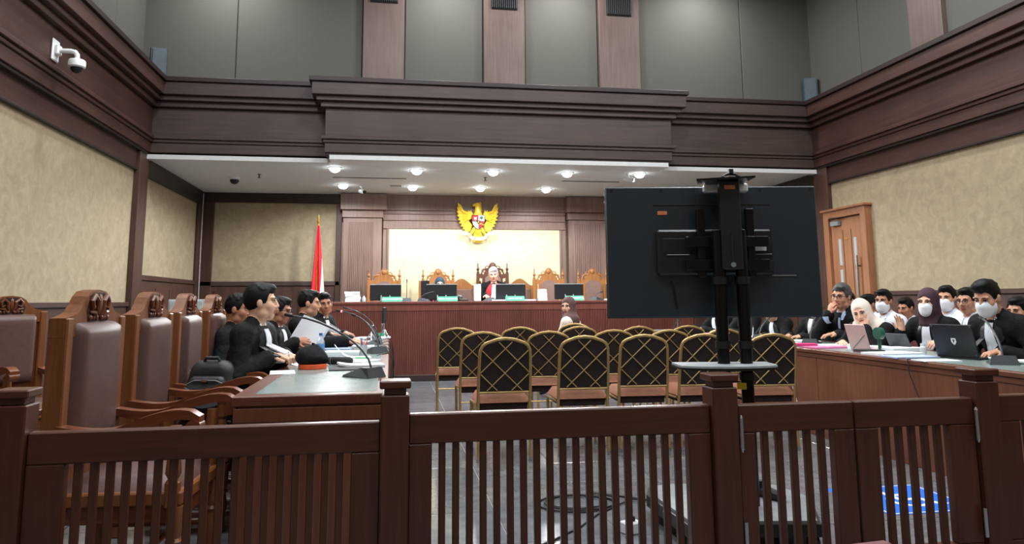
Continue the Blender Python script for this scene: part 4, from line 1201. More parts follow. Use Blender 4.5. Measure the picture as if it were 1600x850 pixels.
# ================================================================ floor things between fence and chairs
sg = thing('floor_sign', 'square blue wheelchair sign stuck on the floor behind the right gate leaf', 'floor sign', (3.17, 4.36, 0.0))
MB().cbox(-0.31, 0.31, -0.31, 0.31, 0.0, 0.002, 0.0005).build('backing', 'blue_sign', sg)
mb = MB()
for a in ((-0.295, 0.295, -0.295, -0.283), (-0.295, 0.295, 0.283, 0.295), (-0.295, -0.283, -0.283, 0.283), (0.283, 0.295, -0.283, 0.283)):
    mb.box(a[0], a[1], a[2], a[3], 0.002, 0.0026)
mb.build('border', 'white_plastic', sg)
mb = MB()
ring = [(0.0+0.11*math.cos(R(a)), -0.05+0.11*math.sin(R(a))) for a in range(120, 391, 15)]
for (ax, ay), (bx_, by_) in zip(ring, ring[1:]):
    d = Vector((bx_-ax, by_-ay)).normalized(); n2_ = Vector((-d.y, d.x))*0.018
    mb.prism([(ax-n2_.x, ay-n2_.y), (bx_-n2_.x, by_-n2_.y), (bx_+n2_.x, by_+n2_.y), (ax+n2_.x, ay+n2_.y)], 0.002, 0.0027, 'z')
for p, q_ in (((-0.04, 0.16), (-0.03, -0.02)), ((-0.03, -0.02), (0.10, -0.02)), ((0.10, -0.02), (0.15, -0.15)), ((-0.035, 0.08), (0.07, 0.08)), ((0.14, -0.15), (0.20, -0.13))):
    d = Vector((q_[0]-p[0], q_[1]-p[1])).normalized(); n2_ = Vector((-d.y, d.x))*0.02
    mb.prism([(p[0]-n2_.x, p[1]-n2_.y), (q_[0]-n2_.x, q_[1]-n2_.y), (q_[0]+n2_.x, q_[1]+n2_.y), (p[0]+n2_.x, p[1]+n2_.y)], 0.002, 0.0028, 'z')
mb.lathe([(0.035, 0.002), (0.035, 0.0028)], (-0.05, 0.215, 0), 14)
mb.build('wheelchair_symbol', 'white_plastic', sg)
tp = MB().cbox(-0.035, 0.035, -0.035, 0.035, 0, 0.0012, 0.0003).build('floor_tape', 'blue_sign', None, False, (2.86, 4.63, 0.0))
tag(tp, 'small blue tape square on the floor left of the wheelchair sign', 'tape')
pw = thing('power_adapter', 'white power adapter box on the floor by the stand base', 'adapter', (1.30, 4.02, 0), R(20))
MB().cbox(-0.05, 0.05, -0.04, 0.04, 0, 0.06, 0.006).build('body', 'white_plastic', pw)
MB().cbox(-0.02, 0.02, -0.015, 0.015, 0.06, 0.085, 0.004).build('plug', 'black_plastic', pw)
def coil(x, y, r, turns, k):
    pts = []
    for i in range(int(24*turns)):
        a = 2*PI*i/24
        rr = r*(1+0.18*math.sin(a*0.37+k))
        pts.append((x+rr*1.25*math.cos(a), y+rr*math.sin(a), 0.006+0.004*(i/24)))
    return pts
pts = coil(1.16, 4.62, 0.17, 3.2, 0.4)
pts += [(1.30, 4.86, 0.006), (1.62, 4.60, 0.006), (1.95, 4.75, 0.006), (2.1, 5.1, 0.006)]
o_ = MB().tube(pts, 0.0055, 6).build('floor_cable', 'black_matt', None, True); tag(o_, 'black cable coiled in loops on the floor left of the stand', 'cable')
o_ = MB().tube([(0.55, 3.72, 0.006), (0.85, 3.95, 0.006), (1.05, 4.15, 0.006), (1.22, 4.38, 0.006), (1.5, 4.62, 0.014), (1.75, 4.56, 0.006)], 0.0055, 6).build('floor_cable', 'black_matt', None, True)
tag(o_, 'black cable running across the floor towards the fence', 'cable')
mc = thing('audience_chair', 'maroon padded chair back at the lower right edge in front of the gate', 'chair', (0.85, 1.40, 0), R(7))
def mpad(u, v):
    e = min(1.0, 9*min(u, 1-u, v, 1-v))
    return ((u-0.5)*0.30, -0.03+0.05*math.sqrt(max(0, e*(2-e))), 0.46+0.30*v)
MB().cbox(-0.16, 0.16, -0.03, 0.03, 0.42, 0.757, 0.02).build('backrest', 'maroon', mc, True)
MB().cbox(-0.19, 0.19, -0.42, 0.0, 0.40, 0.46, 0.02).build('seat', 'maroon', mc, True)
for a in (-0.16, 0.16):
    MB().tube([(a, 0.0, 0.44), (a, 0.03, 0.0)], 0.012, 8).build('leg', 'chrome', mc, True)
    MB().tube([(a, -0.38, 0.42), (a, -0.40, 0.0)], 0.012, 8).build('leg', 'chrome', mc, True)
# ================================================================ people: distance-field bodies turned into one continuous mesh each
def surface_nets(D, ax):
    S = D < 0
    nx, ny, nz = D.shape
    C = np.zeros((nx-1, ny-1, nz-1), np.int8)
    for i in (0, 1):
        for j in (0, 1):
            for k in (0, 1):
                C += S[i:nx-1+i, j:ny-1+j, k:nz-1+k]
    act = (C > 0) & (C < 8)
    idx = np.full(act.shape, -1, np.int64)
    I = np.argwhere(act)
    idx[act] = np.arange(len(I))
    pos = np.zeros((len(I), 3)); cnt = np.zeros(len(I))
    cor = [(i, j, k) for i in (0, 1) for j in (0, 1) for k in (0, 1)]
    for a in range(8):
        for b in range(a+1, 8):
            ca, cb = np.array(cor[a]), np.array(cor[b])
            if abs(ca-cb).sum() != 1: continue
            da = D[I[:, 0]+ca[0], I[:, 1]+ca[1], I[:, 2]+ca[2]]
            db = D[I[:, 0]+cb[0], I[:, 1]+cb[1], I[:, 2]+cb[2]]
            m = (da < 0) != (db < 0)
            t = da[m]/(da[m]-db[m])
            pos[m] += ca + (cb-ca)*t[:, None]
            cnt[m] += 1
    pos = pos/cnt[:, None] + I
    V = np.stack([np.interp(pos[:, d], np.arange(len(ax[d])), ax[d]) for d in range(3)], 1)
    F = []
    for d in range(3):
        u, v = (d+1) % 3, (d+2) % 3
        s0 = [slice(None)]*3; s1 = [slice(None)]*3
        s0[d] = slice(0, -1); s1[d] = slice(1, None)
        cr = S[tuple(s0)] != S[tuple(s1)]
        E = np.argwhere(cr)
        ok = (E[:, u] > 0) & (E[:, v] > 0) & (E[:, u] < D.shape[u]-1) & (E[:, v] < D.shape[v]-1)
        E = E[ok]
        if not len(E): continue
        q = []
        for du, dv in ((-1, -1), (0, -1), (0, 0), (-1, 0)):
            e = E.copy(); e[:, u] += du; e[:, v] += dv
            q.append(idx[e[:, 0], e[:, 1], e[:, 2]])
        q = np.stack(q, 1)
        fl_ = S[E[:, 0], E[:, 1], E[:, 2]]
        q[~fl_] = q[~fl_][:, ::-1]
        F.append(q)
    return V, np.concatenate(F)

class Field:
    """primitives: ('c', p0, p1, r0, r1) tapered capsule, ('e', c, r, Rm) ellipsoid; op + or -; label = material slot"""
    def __init__(s): s.p = []
    def cap(s, a, b, r0, r1, lab, k=0.02, op=1): s.p.append(('c', np.array(a, float), np.array(b, float), r0, r1, lab, k, op))
    def ell(s, c, r, lab, k=0.02, Rm=None, op=1): s.p.append(('e', np.array(c, float), np.array(r, float), np.eye(3) if Rm is None else Rm, 0, lab, k, op))
    def fcut(s, C, M, fn): s.p.append(('f', np.array(C, float), M, fn, 0, None, 0, -2))
    def cut(s, c, n, k=0.006): s.p.append(('h', np.array(c, float), np.array(n, float)/np.linalg.norm(n), 0, 0, None, k, -2))
    @staticmethod
    def d(pr, X, Y, Z):
        if pr[0] == 'c':
            a, b = pr[1], pr[2]; ab = b-a; L = max(1e-9, ab @ ab)
            t = np.clip(((X-a[0])*ab[0]+(Y-a[1])*ab[1]+(Z-a[2])*ab[2])/L, 0, 1)
            return np.sqrt((X-a[0]-t*ab[0])**2+(Y-a[1]-t*ab[1])**2+(Z-a[2]-t*ab[2])**2)-(pr[3]+(pr[4]-pr[3])*t)
        if pr[0] == 'f':
            c, M = pr[1], pr[2]; x, y, z = X-c[0], Y-c[1], Z-c[2]
            return pr[3](M[0, 0]*x+M[1, 0]*y+M[2, 0]*z, M[0, 1]*x+M[1, 1]*y+M[2, 1]*z, M[0, 2]*x+M[1, 2]*y+M[2, 2]*z)
        if pr[0] == 'h':
            c, n = pr[1], pr[2]
            return (X-c[0])*n[0]+(Y-c[1])*n[1]+(Z-c[2])*n[2]
        c, r, M = pr[1], pr[2], pr[3]
        x, y, z = X-c[0], Y-c[1], Z-c[2]
        lx = M[0, 0]*x+M[1, 0]*y+M[2, 0]*z; ly = M[0, 1]*x+M[1, 1]*y+M[2, 1]*z; lz = M[0, 2]*x+M[1, 2]*y+M[2, 2]*z
        k0 = np.sqrt((lx/r[0])**2+(ly/r[1])**2+(lz/r[2])**2); k1 = np.sqrt((lx/r[0]**2)**2+(ly/r[1]**2)**2+(lz/r[2]**2)**2)+1e-9
        return k0*(k0-1)/k1
    def bounds(s):
        lo, hi = np.full(3, 9.), np.full(3, -9.)
        for p in s.p:
            if p[7] != 1: continue
            if p[0] == 'c':
                m = max(p[3], p[4]); lo = np.minimum(lo, np.minimum(p[1], p[2])-m); hi = np.maximum(hi, np.maximum(p[1], p[2])+m)
            else:
                m = p[2].max(); lo = np.minimum(lo, p[1]-m); hi = np.maximum(hi, p[1]+m)
        return lo, hi
    def grid(s, ax):
        D = np.full([len(a) for a in ax], 0.2)
        for p in s.p:
            if p[0] in 'hf':
                X, Y, Z = ax[0][:, None, None], ax[1][None, :, None], ax[2][None, None, :]
                D = np.maximum(D, s.d(p, X, Y, Z)); continue
            m = (max(p[3], p[4]) if p[0] == 'c' else p[2].max()) + 0.05 + p[6]
            lo = (np.minimum(p[1], p[2]) if p[0] == 'c' else p[1]) - m
            hi = (np.maximum(p[1], p[2]) if p[0] == 'c' else p[1]) + m
            sl = [slice(max(0, np.searchsorted(a, l)-1), np.searchsorted(a, h)+1) for a, l, h in zip(ax, lo, hi)]
            X, Y, Z = ax[0][sl[0]][:, None, None], ax[1][sl[1]][None, :, None], ax[2][sl[2]][None, None, :]
            if X.size == 0 or Y.size == 0 or Z.size == 0: continue
            d = s.d(p, X, Y, Z); B = D[tuple(sl)]; k = p[6]
            if p[7] == 1:
                if k > 0:
                    h = np.clip(0.5+0.5*(B-d)/k, 0, 1); D[tuple(sl)] = B*(1-h)+d*h-k*h*(1-h)
                else: D[tuple(sl)] = np.minimum(B, d)
            else:
                h = np.clip(0.5-0.5*(B+d)/k, 0, 1); D[tuple(sl)] = B*(1-h)-d*h+k*h*(1-h)
        return D
    def at(s, P):
        P = np.atleast_2d(P)
        X, Y, Z = P[:, 0], P[:, 1], P[:, 2]
        D = np.full(len(P), 0.5)
        for p in s.p:
            if p[7] == 1: D = np.minimum(D, s.d(p, X, Y, Z))
        return D
    def labels(s, P):
        X, Y, Z = P[:, 0], P[:, 1], P[:, 2]
        best = np.full(len(P), 9.); lab = np.zeros(len(P), int)
        for p in s.p:
            if p[7] != 1 or p[5] is None: continue
            d = s.d(p, X, Y, Z); m = d < best
            best[m] = d[m]; lab[m] = p[5]
        return lab
    def mesh(s, name, mats, step, fine=None, fstep=0.006):
        lo, hi = s.bounds()
        ax = []
        for d in range(3):
            c = [lo[d]-0.03]
            while c[-1] < hi[d]+0.03:
                st = step
                for (fl_, fh) in fine or ():
                    if fl_[d] <= c[-1] <= fh[d]: st = fstep
                c.append(c[-1]+st)
            ax.append(np.array(c))
        V, F = surface_nets(s.grid(ax), ax)
        me = bpy.data.meshes.new(name)
        me.from_pydata(V.tolist(), [], F.tolist())
        for m_ in mats: me.materials.append(MATS[m_])
        if len(mats) > 1:
            me.polygons.foreach_set('material_index', s.labels(V[F].mean(1)).tolist())
        me.polygons.foreach_set('use_smooth', [True]*len(me.polygons))
        me.update()
        return me

def rotm(yw, pt, rl):
    """head rotation: yaw about z (positive = person's left), pitch (positive = down), roll"""
    return np.array(Euler((-pt, rl, yw), 'XYZ').to_matrix()) if False else np.array(Matrix.Rotation(yw, 3, 'Z') @ Matrix.Rotation(-pt, 3, 'X') @ Matrix.Rotation(rl, 3, 'Y'))

def hand(F, W, d, n, side, lab, curl=0.5, spread=1.0, sc=1.0):
    """W wrist, d forward, n back-of-hand normal, side = direction of the thumb"""
    d = np.array(d, float); d /= np.linalg.norm(d)
    n = np.array(n, float); n -= d*(n @ d); n /= np.linalg.norm(n)
    sd = np.cross(n, d)*side
    W = np.array(W, float)
    Rm = np.stack([sd, d, n], 1)
    F.ell(W+d*0.048*sc, np.array((0.040, 0.052, 0.017))*sc, lab, 0.012, Rm)
    F.cap(W-d*0.03, W+d*0.02, 0.026*sc, 0.025*sc, lab, 0.02)
    for i, (o, ln) in enumerate(((0.030, 0.072), (0.0105, 0.082), (-0.0105, 0.076), (-0.030, 0.058))):
        b = W+d*(0.088-0.006*abs(i-1.3))*sc+sd*o*sc
        a1 = curl*0.6; a2 = curl*1.5
        d1 = d*math.cos(a1)-n*math.sin(a1)+sd*(o*3.0*spread); d1 /= np.linalg.norm(d1)
        d2 = d*math.cos(a2)-n*math.sin(a2)+sd*(o*2.0*spread); d2 /= np.linalg.norm(d2)
        m = b+d1*ln*0.52*sc; e = m+d2*ln*0.48*sc
        F.cap(b-d*0.012, m, 0.0095*sc, 0.0088*sc, lab, 0.004)
        F.cap(m, e, 0.0088*sc, 0.0072*sc, lab, 0.003)
    b = W+d*0.022*sc+sd*0.028*sc
    m = b+(sd*0.030+d*0.030-n*0.008)*sc
    F.cap(b, m, 0.013*sc, 0.0105*sc, lab, 0.008)
    F.cap(m, m+(d*0.030+sd*0.006-n*0.010)*sc, 0.0105*sc, 0.008*sc, lab, 0.004)

def ik(S, W, l1, l2, pole):
    S, W, pole = np.array(S, float), np.array(W, float), np.array(pole, float)
    v = W-S; L = np.linalg.norm(v)
    if L > (l1+l2)*0.995:
        v *= (l1+l2)*0.995/L; W = S+v; L = np.linalg.norm(v)
    u = v/L
    a = (l1*l1-l2*l2+L*L)/(2*L); h = math.sqrt(max(0, l1*l1-a*a))
    p = pole-u*(pole @ u); p /= np.linalg.norm(p)
    return S+u*a+p*h, W

DEBUG = False
def person(label, pos, facing, seat=0.46, lean=10, twist=0, side_lean=0, head=(0, 0, 0), sc=1.0, skin='skin_mid', top='robe', shirt='shirt_white', hair='hair_black', style='short',
           hijab=None, mask=False, glasses=False, jabot=True, hands=None, group='people', robe_wide=1.0, legs=True, drape=True, brow=True, collar=None, fine=True, over=None, yoke=None, head_drop=0.0):
    """seated figure; local frame: +y = facing, origin on the floor below the hips; hands: {'L':(wrist, dir, normal, curl), 'R':...} in local metres"""
    t = thing('person', label, 'person', (pos[0], pos[1], 0), facing, group)
    t.scale = (sc, sc, sc)
    mats = [skin, top, 'trousers', 'lip', shirt, 'satin']
    SK, CL, TR, LP, SH, ST_ = range(6)
    F = Field()
    ln = R(lean); sl = R(side_lean)
    u = np.array((math.sin(sl), math.sin(ln)*math.cos(sl), math.cos(ln)*math.cos(sl)))
    rx = np.array((math.cos(R(twist)), math.sin(R(twist)), 0.0)); rx -= u*(rx @ u); rx /= np.linalg.norm(rx)
    fy = np.cross(u, rx)
    TM = np.stack([rx, fy, u], 1)
    P = np.array((0, 0, seat+0.10))
    rw = robe_wide
    F.ell(P+u*0.02, (0.175*rw, 0.135, 0.12), CL, 0.04, TM)
    F.cap(P+u*0.02, P+u*0.25+fy*0.005, 0.14*rw, 0.135*rw, CL, 0.05)
    F.ell(P+u*0.33+fy*0.005, (0.175*rw, 0.118, 0.17), CL, 0.06, TM)
    N = P+u*0.485-fy*0.01
    SL, SR = P+u*0.425-rx*0.165, P+u*0.425+rx*0.165
    F.cap(SL, SR, 0.068*rw, 0.068*rw, CL, 0.05)
    for s_ in (-1, 1):
        F.cap(P+u*0.44+rx*s_*0.13, N+rx*s_*0.045+u*0.015, 0.05, 0.045, CL, 0.05)
    # neck and head
    Rh = rotm(R(head[0])+R(twist), R(head[1]), R(head[2]))
    base = N+u*0.02
    hd_up = Rh @ np.array((0, 0, 1.))
    HC = base+u*0.052+fy*0.030+hd_up*0.085-np.array((0, 0, head_drop))
    F.cap(N-u*0.02, HC+Rh @ np.array((0, -0.02, -0.06)), 0.057, 0.054, SK, 0.025)
    F.cap(N-u*0.005-rx*0.022, N-u*0.005+rx*0.022, 0.056, 0.056, SH if (jabot or collar) else CL, 0.01)
    F.cap(N-u*0.022-rx*0.035-fy*0.012, N-u*0.022+rx*0.035-fy*0.012, 0.062, 0.062, CL, 0.01)
    H = lambda x, y, z: HC+Rh @ np.array((x, y, z))
    def he(c, r, lab, k, op=1): F.ell(H(*c), r, lab, k, Rh, op)
    he((0, -0.012, 0.028), (0.076, 0.096, 0.096), SK, 0.02)
    he((0, 0.026, -0.042), (0.060, 0.068, 0.072), SK, 0.03)
    he((0, 0.062, -0.092), (0.027, 0.022, 0.022), SK, 0.025)
    for s_ in (-1, 1):
        he((s_*0.040, 0.058, -0.022), (0.026, 0.026, 0.028), SK, 0.02)
        he((s_*0.052, 0.015, -0.075), (0.016, 0.03, 0.024), SK, 0.02)
        he((s_*0.031, 0.080, 0.034), (0.026, 0.014, 0.010), SK, 0.012)
    for s_ in (-1, 1):
        he((s_*0.031, 0.098, 0.011), (0.020, 0.014, 0.013), None, 0.010, -1)
    F.cap(H(0, 0.090, 0.022), H(0, 0.108, -0.022), 0.008, 0.0125, SK, 0.012)
    for s_ in (-1, 1):
        he((s_*0.012, 0.098, -0.028), (0.009, 0.011, 0.008), SK, 0.008)
    he((0, 0.088, -0.056), (0.026, 0.010, 0.0065), LP, 0.006)
    he((0, 0.086, -0.067), (0.022, 0.010, 0.0075), LP, 0.006)
    if not hijab:
        for s_ in (-1, 1):
            he((s_*0.079, -0.004, -0.002), (0.010, 0.019, 0.031), SK, 0.008)
    # arms
    hs = hands or {}
    dflt = {'L': ((-0.14, 0.36, 0.80), (0.35, 1, -0.05), (0, 0, 1), 0.5), 'R': ((0.14, 0.36, 0.80), (-0.35, 1, -0.05), (0, 0, 1), 0.5)}
    fine_boxes = [(HC-0.135, HC+0.14)]
    for sdn, S0, sg in (('L', SL, -1), ('R', SR, 1)):
        wr_, dr_, nm_, cu_ = hs.get(sdn, dflt[sdn])
        Wp = np.array(wr_, float)
        pole = np.array((sg*0.75, -0.35, -0.8)) if len(hs.get(sdn, ())) < 5 else np.array(hs[sdn][4])
        wr_, dr_, nm_, cu_ = (hs.get(sdn, dflt[sdn]))[:4]
        E, Wp = ik(S0, Wp, 0.29, 0.26, pole)
        f = (Wp-E)/np.linalg.norm(Wp-E)
        if top == 'robe':
            F.cap(S0, E, 0.066*rw, 0.064, CL, 0.05)
            F.cap(E, Wp-f*0.03, 0.060, 0.058, CL, 0.03)
        else:
            F.cap(S0, E, 0.060*rw, 0.052, CL, 0.05)
            F.cap(E, Wp-f*0.03, 0.05, 0.04, CL, 0.03)
        F.cap(Wp-f*0.06, Wp-f*0.005, 0.034, 0.033, SH, 0.004)
        hand(F, Wp, dr_, nm_, -sg, SK, cu_)
        fine_boxes.append((Wp-0.12, Wp+0.13))
    if legs:
        for s_ in (-1, 1):
            hp, kn, an = np.array((s_*0.09, 0.02, seat+0.09)), np.array((s_*0.12, 0.43, seat+0.06)), np.array((s_*0.12, 0.42, 0.09))
            F.cap(hp, kn, 0.085, 0.065, TR if top != 'robe' else CL, 0.04)
            F.cap(kn, an, 0.06, 0.042, TR, 0.03)
            F.cap(an, an+np.array((0, 0.13, -0.045)), 0.042, 0.035, TR, 0.02)
    me = F.mesh('body', mats, 0.014 if fine else 0.017, fine_boxes if fine else [fine_boxes[0]], 0.0062 if fine else 0.0085)
    body = link('body', me, t)
    if DEBUG: wv = Matrix.Rotation(facing, 3, 'Z') @ Vector(HC*sc); print('HEAD', label[:40], [round(float(v), 3) for v in (wv.x+pos[0], wv.y+pos[1], wv.z)])
    # eyes and brows
    def loc_mb(fn, mats_, nm, par=t, smooth=True):
        mb = MB(); fn(mb)
        M4 = Matrix(Rh.tolist()).to_4x4(); M4.translation = Vector(HC)
        mb.xf(M4)
        return mb.build(nm, mats_, par, smooth)
    for s_ in (-1, 1):
        def ey(mb):
            mb.mi = 0; mb.ell((s_*0.031, 0.082, 0.010), (0.0135, 0.009, 0.0062), 10, 6)
            mb.mi = 1; mb.ell((s_*0.031, 0.0885, 0.010), (0.006, 0.004, 0.0058), 8, 6)
            mb.mi = 2; mb.tube([(s_*0.016, 0.0885, 0.0135), (s_*0.031, 0.0925, 0.0175), (s_*0.047, 0.084, 0.0135)], 0.0022, 5)
        loc_mb(ey, ['eye_white', 'iris', 'hair_black'], 'eye', body)
        if brow:
            loc_mb(lambda mb: mb.tube([(s_*0.014, 0.094, 0.030), (s_*0.032, 0.095, 0.036), (s_*0.052, 0.080, 0.031)], [0.0035, 0.0042, 0.0022], 6), hair if hair else 'hair_black', 'eyebrow', body)
    st = 0.0075 if fine else 0.009
    if hijab:
        G = Field()
        g = lambda c, r, k, op=1: G.ell(H(*c), r, 0, k, Rh, op)
        g((0, -0.018, 0.030), (0.090, 0.108, 0.112), 0.02)
        g((0, 0.012, -0.055), (0.085, 0.090, 0.095), 0.04)
        G.cap(H(0, -0.02, -0.10), N+fy*0.01-u*0.02, 0.09, 0.115, 0, 0.05)
        if drape: G.cap(N+rx*0.09-u*0.03, N-rx*0.09-u*0.03, 0.085, 0.085, 0, 0.05)
        if drape: G.ell(P+u*0.36+fy*0.03, (0.165, 0.12, 0.13), 0, 0.05, TM)
        g((0, 0.110, -0.012), (0.054, 0.085, 0.083), 0.012, -1)
        G.ell(H(0, -0.012, 0.020), (0.0745, 0.090, 0.09), 0, 0.004, Rh, -1)
        link('headscarf', G.mesh('headscarf', [hijab], st), t)
    elif hair:
        G = Field()
        if style == 'short': G.ell(H(0, -0.015, 0.036), (0.0815, 0.102, 0.103), 0, 0.01, Rh); G.ell(H(0, 0.04, 0.108), (0.052, 0.05, 0.026), 0, 0.025, Rh)
        elif style == 'tall':
            G.ell(H(0, -0.014, 0.036), (0.0815, 0.102, 0.104), 0, 0.01, Rh); G.ell(H(0, 0.030, 0.116), (0.056, 0.062, 0.034), 0, 0.03, Rh); G.ell(H(0.015, 0.070, 0.106), (0.045, 0.028, 0.028), 0, 0.02, Rh)
        elif style == 'full':
            G.ell(H(0, -0.018, 0.038), (0.0855, 0.107, 0.107), 0, 0.01, Rh); G.ell(H(-0.02, 0.055, 0.102), (0.05, 0.04, 0.028), 0, 0.03, Rh)
        rnd = random.Random(len(label)*7+int(pos[1]*10))
        for i in range(22):
            a, b = rnd.uniform(0, 2*PI), rnd.uniform(0.1, 1.0)
            G.cap(H(0.076*math.sin(b)*math.cos(a), -0.015+0.096*math.sin(b)*math.sin(a), 0.040+0.092*math.cos(b)), H(0.076*math.sin(b+0.25)*math.cos(a+0.3), -0.015+0.096*math.sin(b+0.25)*math.sin(a+0.3), 0.040+0.092*math.cos(b+0.25)), 0.010, 0.013, 0, 0.008)
        ph = rnd.uniform(0, 6)
        def sst(v, lo, hi):
            q_ = np.clip((v-lo)/(hi-lo), 0, 1); return q_*q_*(3-2*q_)
        def hl(x, y, z):
            zm = -0.078 + 0.050*sst(y, -0.055, -0.015) + 0.028*sst(y, 0.0, 0.02) + 0.066*sst(y, 0.034, 0.060)
            return (zm + 0.004*np.sin(x*150+ph) + 0.010*np.clip(np.abs(x)-0.035, 0, 1)*(-10)*sst(y, 0.05, 0.08) - z)*0.8
        G.fcut(HC, Rh, hl)
        G2 = G
        link('hair', G2.mesh('hair', [hair], st), t)
    if mask:
        G = Field()
        G.ell(H(0, 0.034, -0.050), (0.072, 0.078, 0.075), 0, 0.01, Rh)
        G.ell(H(0, 0.072, -0.030), (0.040, 0.046, 0.038), 0, 0.03, Rh)
        G.ell(H(0, 0.078, -0.085), (0.040, 0.030, 0.034), 0, 0.03, Rh)
        G.cut(H(0, 0.022, 0), Rh @ np.array((0, -1., 0)))
        G.cut(H(0, 0.1, -0.002), Rh @ np.array((0, 0.35, 1.)))
        mk = link('face_mask', G.mesh('face_mask', ['paper'], 0.0065), t)
        if not hijab:
            for s_ in (-1, 1):
                loc_mb(lambda mb: mb.tube([(s_*0.058, 0.045, -0.025), (s_*0.077, 0.005, 0.012), (s_*0.083, -0.018, 0.015)], 0.0022, 5), 'paper', 'ear_loop', mk)
    if glasses:
        def gl(mb):
            for s_ in (-1, 1):
                mb.tube([(s_*(0.033+0.024*math.cos(a)), 0.103-0.25*(0.024*math.cos(a))*1.0*(1 if True else 0), 0.008+0.018*math.sin(a)) for a in [2*PI*i/14 for i in range(14)]], 0.0024, 5, closed=True)
                mb.tube([(s_*0.057, 0.095, 0.012), (s_*0.076, 0.06, 0.014), (s_*0.083, -0.005, 0.016)], 0.0024, 5)
            mb.tube([(-0.009, 0.107, 0.012), (0, 0.11, 0.014), (0.009, 0.107, 0.012)], 0.0024, 5)
        loc_mb(gl, 'black_plastic', 'glasses', t)
    # front pieces riding on the chest surface
    def chest_strip(nm, x_of, w_of, t0, t1, mat, n=10, off=0.004, par=t):
        rows_ = []
        for i in range(n+1):
            a = i/n; hgt = t0+(t1-t0)*a
            row = []
            for j in range(5):
                xx = x_of(a)+w_of(a)*(j/4-0.5)
                o_ = P+u*hgt+rx*xx
                ys = np.linspace(0.26, -0.05, 90)
                pts_ = o_[None]+fy[None]*ys[:, None]
                dd = F.at(pts_)
                w_ = np.where(dd < off)[0]
                row.append(pts_[w_[0]] if len(w_) else pts_[-1])
            rows_.append(row)
        def fn(uu, vv): return rows_[int(round(vv*n))][int(round(uu*4))]
        mb = MB().sheet(fn, 4, n, 0.006)
        return mb.build(nm, mat, par, True, angle=60)
    if jabot:
        for s_ in (-1, 1):
            chest_strip('white_band', lambda a: s_*(0.014+0.014*a), lambda a: 0.030+0.022*a, 0.475, 0.235 if s_ < 0 else 0.22, 'shirt_white', off=0.010)
        if top == 'robe':
            for s_ in (-1, 1):
                chest_strip('robe_facing', lambda a: s_*(0.055+0.045*math.sin(PI*a*0.5)), lambda a: 0.045, 0.47, 0.12, 'satin', off=0.003)
    elif collar:
        for s_ in (-1, 1):
            chest_strip('collar_wing', lambda a: s_*(0.045-0.012*a), lambda a: 0.05-0.03*a, 0.50, 0.43, collar, n=4, off=0.009)
        chest_strip('button_placket', lambda a: 0.0, lambda a: 0.022, 0.45, 0.10, collar, off=0.004)
    if yoke:
        for s_ in (-1, 1):
            chest_strip('robe_facing', lambda a: s_*(0.085+0.015*a), lambda a: 0.10-0.03*a, 0.50, 0.05, yoke, off=0.008)
    return t

# ---- left counsel: face +x (rz = -90 deg), desk at their front
LQ = R(-90)
tbl = 0.80
person('man in black robe with clasped hands sitting nearest at the left desk', (-1.04, 5.60), LQ-R(16), lean=12, twist=0, head=(20, 0, 0), sc=1.04, skin='skin_fair', style='full',
       hands={'L': ((-0.11, 0.27, 0.835), (0.75, 0.6, 0), (-0.2, 0, 1), 0.9), 'R': ((0.08, 0.25, 0.83), (-0.5, 0.8, 0.05), (0.3, 0, 1), 0.9)}, group='counsel at the left desk')
person('young man in black robe leaning back in his armchair at the left', (-1.26, 6.46), LQ-R(16), lean=0, head=(6, 6, 0), sc=0.98, skin='skin_tan', style='short',
       hands={'L': ((-0.12, 0.24, 0.68), (0.3, 1, 0), (0, 0, 1), 0.5), 'R': ((0.12, 0.24, 0.68), (-0.3, 1, 0), (0, 0, 1), 0.5)}, group='counsel at the left desk')
person('man in glasses and black robe holding up white papers', (-1.10, 7.18), LQ-R(14), lean=8, head=(4, 10, 0), sc=0.97, skin='skin_tan', style='short', glasses=True,
       hands={'L': ((-0.08, 0.40, 0.86), (0.3, 1, 0.1), (-0.3, 0, 1), 0.6), 'R': ((0.20, 0.36, 0.92), (-0.10, 1, 0.1), (0.8, 0, 0.6), 0.7)}, group='counsel at the left desk')
person('man in black robe seen in profile writing at the left desk', (-0.96, 7.86), LQ-R(12), lean=13, head=(12, 4, 0), sc=1.03, skin='skin_mid', style='short', robe_wide=1.08,
       hands={'L': ((-0.10, 0.56, 0.82), (0.1, 1, 0), (0, 0, 1), 0.7), 'R': ((0.10, 0.58, 0.82), (0.0, 1, 0), (0, 0, 1), 0.6)}, group='counsel at the left desk')
person('smiling man in black robe facing the camera at the far left desk', (-0.95, 9.30), LQ-R(28), lean=20, head=(-46, 4, 6), sc=1.04, skin='skin_tan', hair='hair_black', style='short',
       hands={'L': ((-0.05, 0.44, 0.83), (0.4, 1, 0), (0, 0, 1), 0.5), 'R': ((0.16, 0.36, 0.83), (-0.6, 0.8, 0), (0, 0, 1), 0.5)}, group='counsel at the left desk')
